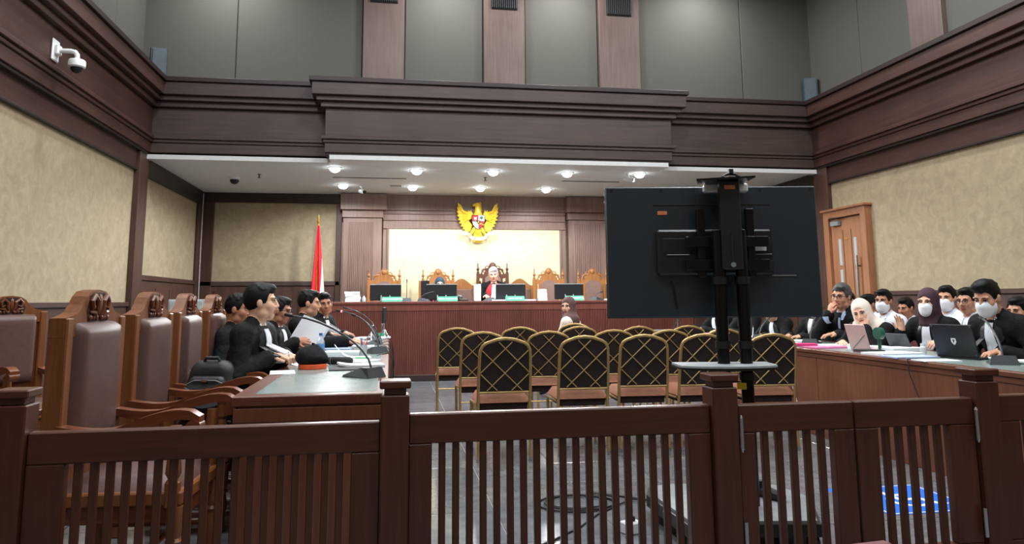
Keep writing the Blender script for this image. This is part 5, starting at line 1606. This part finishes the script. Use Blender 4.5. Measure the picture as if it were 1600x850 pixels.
# ---- judges (face the camera)
JQ = R(180)
person('white haired judge in black and red robe on the tall throne', (1.81, 13.02), JQ-R(6), seat=PZ+0.50, lean=6, head=(-4, 10, 3), sc=1.0, skin='skin_fair', hair='hair_white', style='full', yoke='robe_red',
       hands={'L': ((-0.15, 0.36, PZ+0.86), (0.3, 1, 0), (0, 0, 1), 0.5), 'R': ((0.15, 0.36, PZ+0.86), (-0.3, 1, 0), (0, 0, 1), 0.5)}, legs=False, group='judges')
person('judge in a dark blue headscarf almost hidden by her monitor', (0.85, 12.98), JQ, seat=PZ+0.42, lean=12, head=(0, 8, 0), sc=0.95, skin='skin_fair', hijab='hijab_blue', yoke='robe_red', jabot=False,
       hands={'L': ((-0.15, 0.34, PZ+0.80), (0.3, 1, 0), (0, 0, 1), 0.5), 'R': ((0.15, 0.34, PZ+0.80), (-0.3, 1, 0), (0, 0, 1), 0.5)}, legs=False, group='judges', fine=False)
# ---- the woman in brown in front of the bench
person('woman in a brown headscarf looking back from the chair before the bench', (2.31, 9.34), R(26), seat=0.475, lean=4, twist=30, head=(80, 4, 0), sc=0.95, skin='skin_fair', hijab='hijab_brown', top='hijab_cream', shirt='shirt_white', jabot=False,
       hands={'L': ((-0.12, 0.25, 0.66), (0.3, 1, 0), (0, 0, 1), 0.5), 'R': ((0.12, 0.25, 0.66), (-0.3, 1, 0), (0, 0, 1), 0.5)}, group=None)
# ---- right counsel: face -x (rz = +90 deg)
RQ = R(90)
person('man in black robe and white mask bending over the black laptop', (4.90, 5.21), RQ+R(6), lean=22, head=(14, 20, 0), sc=1.07, skin='skin_mid', style='tall', mask=True,
       hands={'L': ((-0.14, 0.33, 0.77), (0.1, 1, 0), (0, 0, 1), 0.5), 'R': ((0.10, 0.33, 0.77), (-0.2, 1, 0), (0, 0, 1), 0.5)}, group='counsel at the right desk')
person('woman in a dark purple headscarf and white mask raising one hand', (5.03, 6.23), RQ+R(18), lean=10, head=(12, 4, 0), sc=1.0, skin='skin_fair', hijab='hijab_purple', mask=True, jabot=True, drape=False,
       hands={'R': ((0.16, 0.30, 0.93), (-0.1, 0.3, 1), (0, -1, 0.2), 0.25), 'L': ((-0.22, 0.30, 0.84), (0.2, 1, 0.1), (-0.4, 0, 1), 0.9)}, group='counsel at the right desk')
person('woman in a cream headscarf resting her chin on her hand', (4.74, 6.66), RQ+R(24), lean=24, head=(16, 14, 14), sc=0.98, skin='skin_fair', hijab='hijab_cream', jabot=False, head_drop=0.02,
       hands={'L': ((-0.04, 0.33, 0.98), (0.0, -0.15, 1), (-0.3, 1, 0.1), 1.3), 'R': ((0.16, 0.40, 0.83), (-0.6, 0.8, 0), (0, 0, 1), 0.4)}, group='counsel at the right desk')
person('man in glasses and blue shirt cuffs covering his mouth with his fist', (4.90, 7.33), RQ+R(20), lean=14, head=(8, 4, -4), sc=1.06, skin='skin_mid', hair='hair_grey', style='full', glasses=True, shirt='shirt_blue', jabot=False, collar='shirt_blue',
       hands={'R': ((0.045, 0.285, 1.02), (-0.25, -0.05, 1), (0.3, 1, 0.1), 1.5), 'L': ((-0.10, 0.40, 0.82), (0.4, 0.9, 0), (0, 0, 1), 0.5)}, group='counsel at the right desk')
person('man in black robe with folded hands right behind the television edge', (4.98, 7.98), RQ+R(10), lean=14, head=(10, 6, 0), sc=1.0, skin='skin_mid', style='short',
       hands={'L': ((-0.08, 0.42, 0.81), (0.4, 0.9, 0), (0, 0, 1), 0.9), 'R': ((0.10, 0.42, 0.81), (-0.3, 0.9, 0), (0, 0, 1), 0.9)}, group='counsel at the right desk', fine=False)
person('person in black robe writing with a pen below the television', (4.86, 8.6), RQ+R(10), lean=20, head=(5, 30, 0), sc=0.97, skin='skin_mid', style='short', head_drop=0.03,
       hands={'L': ((-0.10, 0.46, 0.82), (0.3, 0.9, 0), (0, 0, 1), 0.9), 'R': ((0.20, 0.46, 0.84), (-0.2, 0.9, 0.1), (0, 0, 1), 0.9)}, group='counsel at the right desk')
person('person in black robe behind the stand columns, head hidden by the television', (4.80, 9.3), RQ+R(8), lean=16, head=(0, 10, 0), sc=1.0, skin='skin_mid', style='short',
       hands={'L': ((-0.10, 0.46, 0.82), (0.3, 0.9, 0), (0, 0, 1), 0.6), 'R': ((0.16, 0.46, 0.82), (-0.2, 0.9, 0), (0, 0, 1), 0.6)}, group='counsel at the right desk')
person('person in black robe furthest along the right desk, head hidden by the television', (4.78, 10.1), RQ+R(8), lean=16, head=(0, 10, 0), sc=1.0, skin='skin_mid', style='short',
       hands={'L': ((-0.10, 0.46, 0.82), (0.5, 0.9, 0), (0, 0, 1), 0.6), 'R': ((0.16, 0.46, 0.83), (-0.2, 0.9, 0), (0, 0, 1), 0.9)}, group='counsel at the right desk')
# ---- second row on the right
wh = dict(top='shirt_white', jabot=False, collar='shirt_white', group='second row on the right', fine=False,
          hands={'L': ((-0.12, 0.26, 0.66), (0.3, 1, 0), (0, 0, 1), 0.5), 'R': ((0.12, 0.26, 0.66), (-0.3, 1, 0), (0, 0, 1), 0.5)})
person('man in white shirt and white mask behind the woman in cream', (5.42, 7.42), RQ+R(8), lean=6, head=(22, 2, 0), skin='skin_tan', style='short', mask=True, **{**wh, 'fine': True})
person('man in white shirt and white mask behind the purple headscarf', (5.74, 6.88), RQ+R(4), lean=4, head=(26, 2, 0), sc=1.02, skin='skin_mid', style='short', mask=True, **wh)
person('man in glasses and white shirt behind the laptop man', (5.60, 6.42), RQ+R(4), lean=6, head=(16, 4, 0), sc=1.0, skin='skin_mid', style='short', glasses=True, **wh)
person('dark haired man peeping out behind the man with grey hair', (6.12, 9.15), RQ, lean=4, head=(20, 2, 0), sc=1.0, skin='skin_tan', style='short', **wh)
person('dark haired man half hidden between the cream headscarf and the masked man', (5.95, 8.38), RQ, lean=10, head=(10, 6, 0), sc=0.97, skin='skin_tan', style='short', **wh)
person('man half hidden behind the raised hand of the purple headscarf woman', (6.10, 7.88), RQ, lean=12, head=(16, 10, 0), sc=0.94, skin='skin_tan', style='short', **wh)
person('man at the right edge partly hidden behind the laptop man', (5.74, 5.92), RQ, lean=12, head=(14, 10, 0), sc=0.94, skin='skin_mid', style='short', **wh)
# ================================================================ things on the left desk
LZ1 = LZ+0.0015
desk_mic('large gooseneck microphone on the near end of the left desk', -0.13, 4.80, LZ1, R(-128), 0.30, 0.60, sc=1.15, group='desk microphones')
desk_mic('gooseneck microphone with red lit ring on the left desk', -0.14, 8.30, LZ1, R(-100), 0.34, 0.42, red=True, group='desk microphones')
desk_mic('dark microphone base near the edge of the left desk, behind the large one', -0.11, 6.95, LZ1, R(-150), 0.26, 0.40, sc=1.15, group='desk microphones')
desk_mic('gooseneck microphone at the far end of the left desk', -0.16, 9.35, LZ1, R(-95), 0.36, 0.38, group='desk microphones')
cp = thing('lawyer_cap', 'black cloth cap with an orange band on the left desk', 'cap', (-0.53, 5.50, LZ1), R(25))
MB().lathe([(0.094, 0.0), (0.098, 0.004), (0.099, 0.03), (0.095, 0.034)], n=24).build('band', 'orange_band', cp, True)
G = Field()
G.ell((0, 0, 0.07), (0.106, 0.102, 0.06), 0); G.ell((0.0, 0.02, 0.11), (0.07, 0.07, 0.055), 0, 0.05); G.ell((-0.05, 0.02, 0.085), (0.06, 0.07, 0.05), 0, 0.04)
G.cap((0.07, -0.05, 0.06), (0.02, 0.0, 0.15), 0.025, 0.02, 0, 0.02); G.cut((0, 0, 0.03), (0, 0, -1))
link('crown', G.mesh('crown', ['robe'], 0.01), cp)
MB().cyl((0.0, 0.01, 0.155), (0.005, 0.01, 0.178), 0.012, n=8).build('button', 'robe', cp, True)
bt = thing('water_bottle', 'clear water bottle with blue label and cap on the left desk', 'bottle', (-0.57, 6.55, LZ1))
MB().lathe([(0.03, 0), (0.033, 0.01), (0.033, 0.05), (0.03, 0.055), (0.033, 0.06), (0.033, 0.13), (0.028, 0.15), (0.014, 0.175), (0.013, 0.185)], n=16).build('bottle_body', 'clear_plastic', bt, True)
MB().lathe([(0.0335, 0.06), (0.0335, 0.115)], n=16).build('bottle_label', 'bottle_label', bt, True)
MB().lathe([(0.015, 0.183), (0.015, 0.205)], n=12).build('bottle_cap', 'bottle_cap', bt, True)
hp = thing('held_papers', 'sheaf of white papers held up by the man in glasses', 'paper', (-0.72, 6.86, 0.93), R(-14))
MB().sheet(lambda u, v: ((u-0.5)*0.23+0.13*(v-0.5), 0.03*math.sin(u*3)+0.06*v, (v-0.42)*0.25-0.10*(u-0.5)), 8, 8, 0.004).build('front_sheet', 'paper', hp, True)
MB().sheet(lambda u, v: ((u-0.5)*0.23+0.13*(v-0.5)+0.01, 0.012+0.035*math.sin(u*3)+0.06*v, (v-0.45)*0.25-0.10*(u-0.5)), 8, 8, 0.004).build('rear_sheet', 'paper', hp, True)
G_ = 'papers on the left desk'
for lab, x, y, rz, w_, l, th, mt, cu in (
        ('white sheet under the clasped hands at the left desk', -0.60, 5.86, 20, 0.22, 0.30, 0.003, 'paper', 0.0),
        ('white sheet hanging over the chair side edge of the left desk', -0.70, 5.25, 8, 0.16, 0.28, 0.002, 'paper', 0.0),
        ('open white document beside the black cap', -0.30, 6.05, 60, 0.30, 0.40, 0.012, 'paper', 0.0),
        ('white document lying on a black folder near the large microphone', -0.20, 5.62, 100, 0.21, 0.32, 0.014, 'paper', 0.05),
        ('thick white paper stack in front of the man in glasses', -0.40, 6.86, 80, 0.24, 0.34, 0.03, 'paper', 0.0),
        ('white sheet curling up at the edge in the middle of the left desk', -0.30, 6.50, 95, 0.21, 0.30, 0.003, 'paper', 0.35),
        ('blue white paper stack before the man writing', -0.52, 7.50, 85, 0.22, 0.32, 0.02, 'paper_blue', 0.0),
        ('white papers under the writing hand on the left desk', -0.32, 7.95, 90, 0.25, 0.34, 0.012, 'paper', 0.0),
        ('white papers before the smiling man', -0.42, 8.85, 60, 0.25, 0.34, 0.015, 'paper', 0.0),
        ('white papers at the far end of the left desk', -0.20, 9.8, 80, 0.3, 0.4, 0.012, 'paper', 0.0)):
    paper(lab, x, y, LZ1, R(rz), w_, l, th, mt, G_, cu)
fd = MB().cbox(-0.12, 0.12, -0.18, 0.18, 0, 0.008, 0.002).build('folder', 'black_matt', None, False, (-0.23, 5.40, LZ1)); fd.rotation_euler = (0, 0, R(95)); tag(fd, 'flat black folder on the left desk behind the large microphone', 'folder')
pch = thing('pencil_pouch', 'dark pouch with a grey mesh end beside the black cap', 'pouch', (-0.36, 5.74, LZ1), R(70))
MB().tube([(0, -0.10, 0.03), (0, -0.08, 0.032), (0, 0.08, 0.032), (0, 0.10, 0.03)], [0.02, 0.03, 0.03, 0.02], 12).build('pouch_body', 'black_matt', pch, True)
MB().tube([(0, 0.06, 0.032), (0, 0.101, 0.03)], [0.031, 0.021], 12).build('mesh_end', 'mid_grey', pch, True)
mk = thing('marker_pen', 'bright green marker pen on the left desk', 'pen', (-0.22, 6.25, LZ1), R(60))
MB().tube([(0, -0.06, 0.01), (0, 0.05, 0.01)], 0.009, 10).build('barrel', 'green_bright', mk, True)
MB().tube([(0, 0.05, 0.01), (0, 0.075, 0.01)], 0.0095, 10).build('pen_cap', 'white_plastic', mk, True)
pc = thing('pen_cup', 'clear cup holding pens beside the curled sheet', 'pen cup', (-0.22, 6.72, LZ1))
MB().lathe([(0.03, 0), (0.035, 0.09), (0.032, 0.09), (0.028, 0.006)], n=14, caps=False).build('cup', 'light_grey', pc, True)
for k, (a, mt) in enumerate(((0.2, 'flag_red'), (2.0, 'blue_sign'), (4.0, 'black_plastic'))):
    MB().tube([(0.01*math.cos(a), 0.01*math.sin(a), 0.01), (0.035*math.cos(a), 0.035*math.sin(a), 0.15)], 0.004, 6).build('pen', mt, pc)
def tripod(lab, x, y, rz, tab):
    t = thing('mini_tripod', lab, 'tripod', (x, y, LZ1), rz, 'small tripods on the left desk')
    for i in range(3):
        a = 2*PI*i/3+0.4
        MB().tube([(0.09*math.cos(a), 0.09*math.sin(a), 0.004), (0, 0, 0.12)], 0.006, 6).build('leg', 'chrome', t, True)
    MB().cyl((0, 0, 0.11), (0, 0, 0.20), 0.008, n=8).build('column', 'chrome', t, True)
    MB().tube([(-0.03, 0, 0.20), (-0.02, 0, 0.19), (0.02, 0, 0.19), (0.03, 0, 0.20)], 0.005, 6).build('clamp', 'chrome', t, True)
    if tab:
        MB().cbox(-0.045, 0.045, -0.006, 0.006, 0.19, 0.19+tab, 0.003).build('phone', 'black_plastic', t)
        MB().cbox(-0.04, 0.04, -0.0075, -0.0055, 0.197, 0.183+tab, 0.001).build('phone_screen', 'black_matt', t)
tripod('chrome mini tripod standing among the papers on the left desk', -0.20, 8.72, R(10), 0)
tripod('chrome mini tripod holding an upright black phone at the desk edge', -0.06, 9.65, R(60), 0.2)
tripod('chrome mini tripod beside the desk edge near the red lit microphone', -0.08, 8.95, R(100), 0)
gb = thing('desk_box', 'small green box at the far edge of the left desk', 'box', (-0.10, 10.02, LZ1), R(5))
MB().cbox(-0.06, 0.06, -0.05, 0.05, 0, 0.05, 0.004).build('box_body', 'green_plate', gb)
MB().cbox(-0.055, 0.055, -0.045, 0.045, 0.05, 0.056, 0.002).build('box_lid', 'green_dark', gb)
for k in range(5):
    y = 6.6+0.62*k
    pts = [(-0.10, y, LZ1+0.006), (-0.01, y+0.02, LZ1+0.03), (0.05, y+0.05, LZ1-0.05), (0.035+0.02*(k % 2), y+0.1, 0.45), (0.02, y+0.14, 0.15), (0.03, y+0.3, 0.012)]
    o_ = MB().tube(pts, 0.0045, 6).build('hanging_cable', 'dark_grey', None, True)
    tag(o_, 'grey microphone cable hanging over the edge of the left desk, %s from the fence' % ('first', 'second', 'third', 'fourth', 'fifth')[k], 'cable', 'cables hanging from the left desk')
# ---------------------------------------------------------------- backpack on the third armchair
bp_ = thing('backpack', 'black backpack with front pocket standing on an armchair', 'backpack', (-1.16, 5.26, 0.475), R(-14))
bp_.location = (-1.15, 5.30, 0.475)
G = Field()
[G.cap((-0.115+0.015*i, 0.0, 0.07+0.08*i), (0.115-0.015*i, 0.0, 0.07+0.08*i), 0.085-0.004*i, 0.085-0.004*i, 0, 0.03) for i in range(4)]; G.cap((-0.13, 0, 0.06), (-0.09, 0, 0.29), 0.075, 0.06, 0, 0.03); G.cap((0.13, 0, 0.06), (0.09, 0, 0.29), 0.075, 0.06, 0, 0.03)
G.cut((0, 0, 0.0), (0, 0, -1))
link('main_sack', G.mesh('main_sack', ['bag_cloth'], 0.012), bp_)
G = Field()
G.cap((-0.10, -0.085, 0.12), (0.10, -0.085, 0.12), 0.048, 0.048, 0, 0.03); G.cap((-0.095, -0.085, 0.19), (0.095, -0.085, 0.19), 0.048, 0.048, 0, 0.03); G.cap((-0.085, -0.075, 0.25), (0.085, -0.075, 0.25), 0.036, 0.036, 0, 0.03); G.cut((0, 0, 0.005), (0, 0, -1))
link('front_pocket', G.mesh('front_pocket', ['bag_cloth'], 0.01), bp_)
MB().sheet(lambda u, v: ((u-0.5)*0.25, -0.132-0.008*math.sin(PI*u)+0.004*(1-v), 0.09+0.10*v+0.03*(2*abs(u-0.5))**2), 12, 5, 0.006).build('pocket_panel', 'bag_grey', bp_, True)
MB().tube([(-0.13, -0.10, 0.235), (-0.07, -0.118, 0.262), (0.07, -0.118, 0.262), (0.13, -0.10, 0.235)], 0.004, 6).build('zip', 'mid_grey', bp_, True)
MB().tube([(-0.06, -0.02, 0.365), (-0.04, -0.03, 0.40), (0.04, -0.03, 0.40), (0.06, -0.02, 0.365)], 0.011, 8).build('top_handle', 'bag_cloth', bp_, True)
MB().cbox(-0.02, 0.02, -0.128, -0.112, 0.25, 0.268, 0.003).build('zip_pull', 'chrome', bp_)
for s_ in (-1, 1):
    MB().tube([(s_*0.09, 0.08, 0.33), (s_*0.13, 0.13, 0.25), (s_*0.13, 0.13, 0.12), (s_*0.10, 0.09, 0.03)], 0.016, 8).build('shoulder_strap', 'bag_cloth', bp_, True)
gc = thing('grey_cabinet', 'pale grey cabinet edge between two carved armchairs by the left wall', 'cabinet', (-2.55, 10.3, 0))
MB().cbox(-0.22, 0.22, -0.25, 0.25, 0, 1.28, 0.008).build('cabinet_body', 'light_grey', gc)
for z in (0.06, 0.47, 0.88):
    dw = MB().cbox(-0.20, 0.20, -0.262, -0.25, z, z+0.38, 0.004).build('drawer', 'light_grey', gc)
    MB().cbox(-0.05, 0.05, -0.275, -0.262, z+0.19, z+0.205, 0.003).build('drawer_handle', 'dark_grey', dw)

# ================================================================ things on the right desk
lp = thing('laptop', 'open black laptop with a white emblem on its lid', 'laptop', (4.26, 5.10, RZ+0.0012), R(-74))
MB().cbox(-0.165, 0.165, 0.0, 0.23, 0.0, 0.016, 0.004).build('keyboard_base', 'black_plastic', lp)
lid = MB(); lid.cbox(-0.165, 0.165, -0.005, 0.005, 0, 0.25, 0.004); lid.xf(Matrix.Translation((0, 0.004, 0.016)) @ Matrix.Rotation(R(14), 4, 'X'))
lo = lid.build('lid', 'black_plastic', lp)
ML = Matrix.Translation((0, 0.004, 0.016)) @ Matrix.Rotation(R(14), 4, 'X')
lg = MB().prism([(-0.018, 0.145), (0.018, 0.145), (0.02, 0.115), (0.004, 0.095), (-0.004, 0.095), (-0.02, 0.115)], -0.0065, -0.005, 'y')
lg.xf(ML); lg.build('lid_emblem', 'white_plastic', lo)
lg = MB().prism([(-0.006, 0.137), (0.009, 0.133), (0.003, 0.118), (-0.004, 0.106)], -0.0072, -0.0064, 'y'); lg.xf(ML); lg.build('emblem_cutout', 'black_plastic', lo)
for a, b_ in ((-0.15, 0.018), (0.15, 0.018), (-0.15, 0.235), (0.15, 0.235)):
    f_ = MB().cbox(a-0.008, a+0.008, -0.008, -0.004, b_-0.006, b_+0.006, 0.001); f_.xf(ML); f_.build('lid_foot', 'dark_grey', lo)
pk = thing('tablet', 'pale pink tablet cover propped up on the right desk', 'tablet', (4.14, 6.10, RZ+0.0012), R(-78))
cv = MB(); cv.cbox(-0.11, 0.11, -0.006, 0.006, 0, 0.24, 0.004); cv.xf(Matrix.Rotation(R(16), 4, 'X')); cv.build('cover', 'rose_lid', pk)
cv = MB(); cv.prism([(-0.08, 0.02), (0.09, 0.15), (0.092, 0.145), (-0.078, 0.015)], -0.0085, -0.006, 'y'); cv.xf(Matrix.Rotation(R(16), 4, 'X')); cv.build('cover_fold', 'mid_grey', pk)
MB().cbox(-0.11, 0.11, 0.0, 0.10, 0.0, 0.008, 0.002).build('cover_flap', 'rose_lid', pk)
gs = thing('desk_fan', 'small dark green handheld fan standing beside the pink tablet', 'fan', (4.24, 5.98, RZ), R(95))
MB().lathe([(0.035, 0), (0.035, 0.012), (0.014, 0.02), (0.016, 0.11)], n=12).build('grip', 'green_dark', gs, True)
MB().cyl((0, -0.022, 0.155), (0, 0.022, 0.155), 0.052, n=18).build('fan_head', 'green_dark', gs, True)
MB().cyl((0, -0.026, 0.155), (0, -0.021, 0.155), 0.02, n=12).build('fan_hub', 'black_plastic', gs, True)
wb_ = thing('pill_bottle', 'small white bottle on the right desk', 'bottle', (4.44, 5.70, RZ))
MB().lathe([(0.024, 0), (0.026, 0.005), (0.026, 0.05), (0.018, 0.058)], n=14).build('bottle_body', 'white_plastic', wb_, True)
MB().lathe([(0.019, 0.058), (0.019, 0.08)], n=14).build('bottle_cap', 'white_plastic', wb_, True)
desk_mic('gooseneck microphone before the laptop man on the right desk', 4.20, 4.62, RZ, R(150), 0.22, 0.42, sc=1.2, group='right desk microphones')
desk_mic('gooseneck microphone pointing at the woman in cream', 4.22, 7.02, RZ, R(130), 0.30, 0.40, sc=1.1, group='right desk microphones')
desk_mic('gooseneck microphone below the television edge on the right desk', 4.20, 8.02, RZ, R(120), 0.22, 0.34, sc=1.1, group='right desk microphones')
G_ = 'papers on the right desk'
for lab, x, y, rz, w_, l, th, mt, cu in (
        ('white papers beside the black laptop', 4.45, 4.70, 80, 0.26, 0.34, 0.012, 'paper', 0.06),
        ('open white book in front of the woman in purple', 4.08, 5.60, 95, 0.26, 0.40, 0.018, 'paper', 0.0),
        ('blue white sheets lying over the edge side of the right desk', 4.02, 5.32, 88, 0.22, 0.36, 0.010, 'paper_blue', 0.0),
        ('thick white document behind the green fan', 4.42, 5.98, 100, 0.24, 0.36, 0.03, 'paper', 0.0),
        ('pink folder cover under white papers on the right desk', 4.06, 6.52, 95, 0.22, 0.34, 0.012, 'pink', 0.0),
        ('magenta folder beside the pink one', 4.05, 6.86, 70, 0.20, 0.22, 0.02, 'magenta', 0.0),
        ('white papers in front of the woman in cream', 4.30, 6.62, 85, 0.24, 0.40, 0.022, 'paper', 0.0),
        ('white papers in front of the man with grey hair', 4.28, 7.42, 85, 0.26, 0.42, 0.02, 'paper', 0.0),
        ('white papers below the television on the right desk', 4.22, 8.45, 85, 0.26, 0.42, 0.015, 'paper', 0.0),
        ('loose white sheet at the room side edge before the laptop', 3.98, 4.98, 84, 0.18, 0.28, 0.006, 'paper', 0.0),
        ('white paper pile between the pink tablet and the folders', 4.34, 6.28, 96, 0.2, 0.3, 0.026, 'paper', 0.0),
        ('white sheets at the room side edge before the grey haired man', 4.0, 7.3, 80, 0.2, 0.36, 0.01, 'paper', 0.0),
        ('pink sheet near the stand columns on the right desk', 4.16, 9.6, 60, 0.15, 0.2, 0.008, 'pink', 0.0),
        ('white papers near the stand columns on the right desk', 4.22, 9.15, 85, 0.24, 0.36, 0.012, 'paper', 0.0)):
    paper(lab, x, y, RZ+0.0013, R(rz), w_, l, th, mt, G_, cu)
bk = thing('law_book', 'closed dark red and navy book lying on the right desk by the papers', 'book', (4.05, 5.86, RZ), R(95))
MB().cbox(-0.10, 0.10, -0.08, 0.08, 0.0, 0.012, 0.002).build('lower_cover', 'maroon', bk)
MB().cbox(-0.10, 0.10, -0.08, 0.08, 0.012, 0.026, 0.002).build('upper_cover', 'black_plastic', bk)
ph = thing('smartphone', 'smartphone held up in the hand of the laptop man neighbour', 'phone', (4.56, 5.62, RZ+0.10), R(-85))
ph['label'] = 'greenish smartphone leaning upright between the purple headscarf and the laptop'
ph.location = (4.50, 5.46, RZ)
c_ = MB(); c_.cbox(-0.038, 0.038, -0.004, 0.004, 0, 0.155, 0.003); c_.xf(Matrix.Rotation(R(-12), 4, 'X')); c_.build('casing', 'green_dark', ph)
c_ = MB(); c_.cbox(-0.034, 0.034, 0.004, 0.0052, 0.006, 0.149, 0.001); c_.xf(Matrix.Rotation(R(-12), 4, 'X')); c_.build('screen', 'black_matt', ph)
tb = thing('tablet', 'black tablet leaning before the woman in purple', 'tablet', (4.54, 6.10, RZ), R(-80))
c_ = MB(); c_.cbox(-0.12, 0.12, -0.005, 0.005, 0, 0.16, 0.003); c_.xf(Matrix.Rotation(R(24), 4, 'X')); c_.build('casing', 'dark_grey', tb)
c_ = MB(); c_.cbox(-0.11, 0.11, 0.005, 0.0062, 0.01, 0.15, 0.001); c_.xf(Matrix.Rotation(R(24), 4, 'X')); c_.build('screen', 'black_matt', tb)
tp_ = thing('mini_tripod', 'small dark tripod at the far end of the right desk', 'tripod', (4.2, 10.5, RZ), 0)
for i in range(3):
    a = 2*PI*i/3
    MB().tube([(0.1*math.cos(a), 0.1*math.sin(a), 0.005), (0, 0, 0.2)], 0.008, 6).build('leg', 'dark_grey', tp_, True)
MB().cbox(-0.07, 0.07, -0.03, 0.05, 0.2, 0.30, 0.01).build('camera_head', 'black_plastic', tp_)
pn = thing('pen', 'white pen upright in the writing hand below the television', 'pen', (4.30, 8.42, RZ), 0)
MB().tube([(0, 0, 0.004), (0.03, 0.03, 0.14)], 0.005, 8).build('barrel', 'white_plastic', pn, True)
MB().tube([(0.026, 0.026, 0.12), (0.031, 0.031, 0.145)], 0.0056, 8).build('pen_cap', 'dark_grey', pn, True)
for k, (y, lab, mt) in enumerate(((6.9, 'thin pale cable hanging down the front of the right desk', 'rose_lid'), (7.15, 'thin dark cable hanging near the panel joint of the right desk', 'dark_grey'), (5.1, 'thin black cable hanging below the laptop on the right desk', 'black_matt'))):
    ln_ = (1.0, 0.3, 0.4)[k]
    pts = [(RX0+0.08, y, RZ+0.006), (RX0-0.005, y, RZ+0.008), (RX0-0.012, y-0.02, RZ-0.10), (RX0-0.01, y-0.12*ln_-0.02, RZ-0.10-0.25*ln_), (RX0-0.012, y-0.2*ln_-0.02, RZ-0.10-0.40*ln_), (RX0-0.01, y-0.30*ln_, RZ-0.10-0.62*ln_)]
    o_ = MB().tube(pts, 0.004, 6).build('hanging_cable', mt, None, True); tag(o_, lab, 'cable', 'cables hanging from the right desk')

# ================================================================ low chairs under the people on the right
def low_chair(x, y, lab, grp):
    t = thing('visitor_chair', lab, 'chair', (x, y, 0), R(90), grp)
    MB().cbox(-0.23, 0.23, -0.20, 0.25, 0.41, 0.455, 0.012).build('seat', 'maroon', t)
    MB().cbox(-0.22, 0.22, -0.26, -0.22, 0.52, 0.86, 0.015).build('backrest', 'maroon', t)
    for s_ in (-1, 1):
        MB().tube([(s_*0.2, -0.24, 0.6), (s_*0.2, -0.23, 0.4), (s_*0.2, -0.24, 0.0)], 0.013, 8).build('leg', 'black_metal', t, True)
        MB().tube([(s_*0.2, 0.2, 0.42), (s_*0.2, 0.22, 0.0)], 0.013, 8).build('leg', 'black_metal', t, True)
    return t
lc = None
for k, (x, y, who) in enumerate(((4.96, 5.21, 'laptop man'), (5.09, 6.20, 'woman in purple'), (4.80, 6.66, 'woman in cream'), (4.96, 7.33, 'grey haired man'), (5.04, 7.98, 'man behind the television edge'), (4.92, 8.6, 'person writing with a pen'), (4.86, 9.3, 'person behind the stand columns'), (4.84, 10.1, 'person furthest along the right desk'),
        (5.48, 7.42, 'masked man behind the woman in cream'), (5.80, 6.90, 'masked man behind the woman in purple'), (5.66, 6.40, 'man in glasses behind the laptop man'), (6.18, 9.15, 'man peeping out behind the grey haired man'), (6.01, 8.38, 'man half hidden behind the cream headscarf'), (6.16, 7.88, 'man half hidden behind the raised hand'), (5.80, 5.90, 'man at the right picture edge'))):
    lab = 'low maroon chair under the %s' % who
    g_ = 'low chairs on the right'
    if lc is None: lc = low_chair(x, y, lab, g_)
    else: copy_thing(lc, (x, y, 0), R(90), lab)
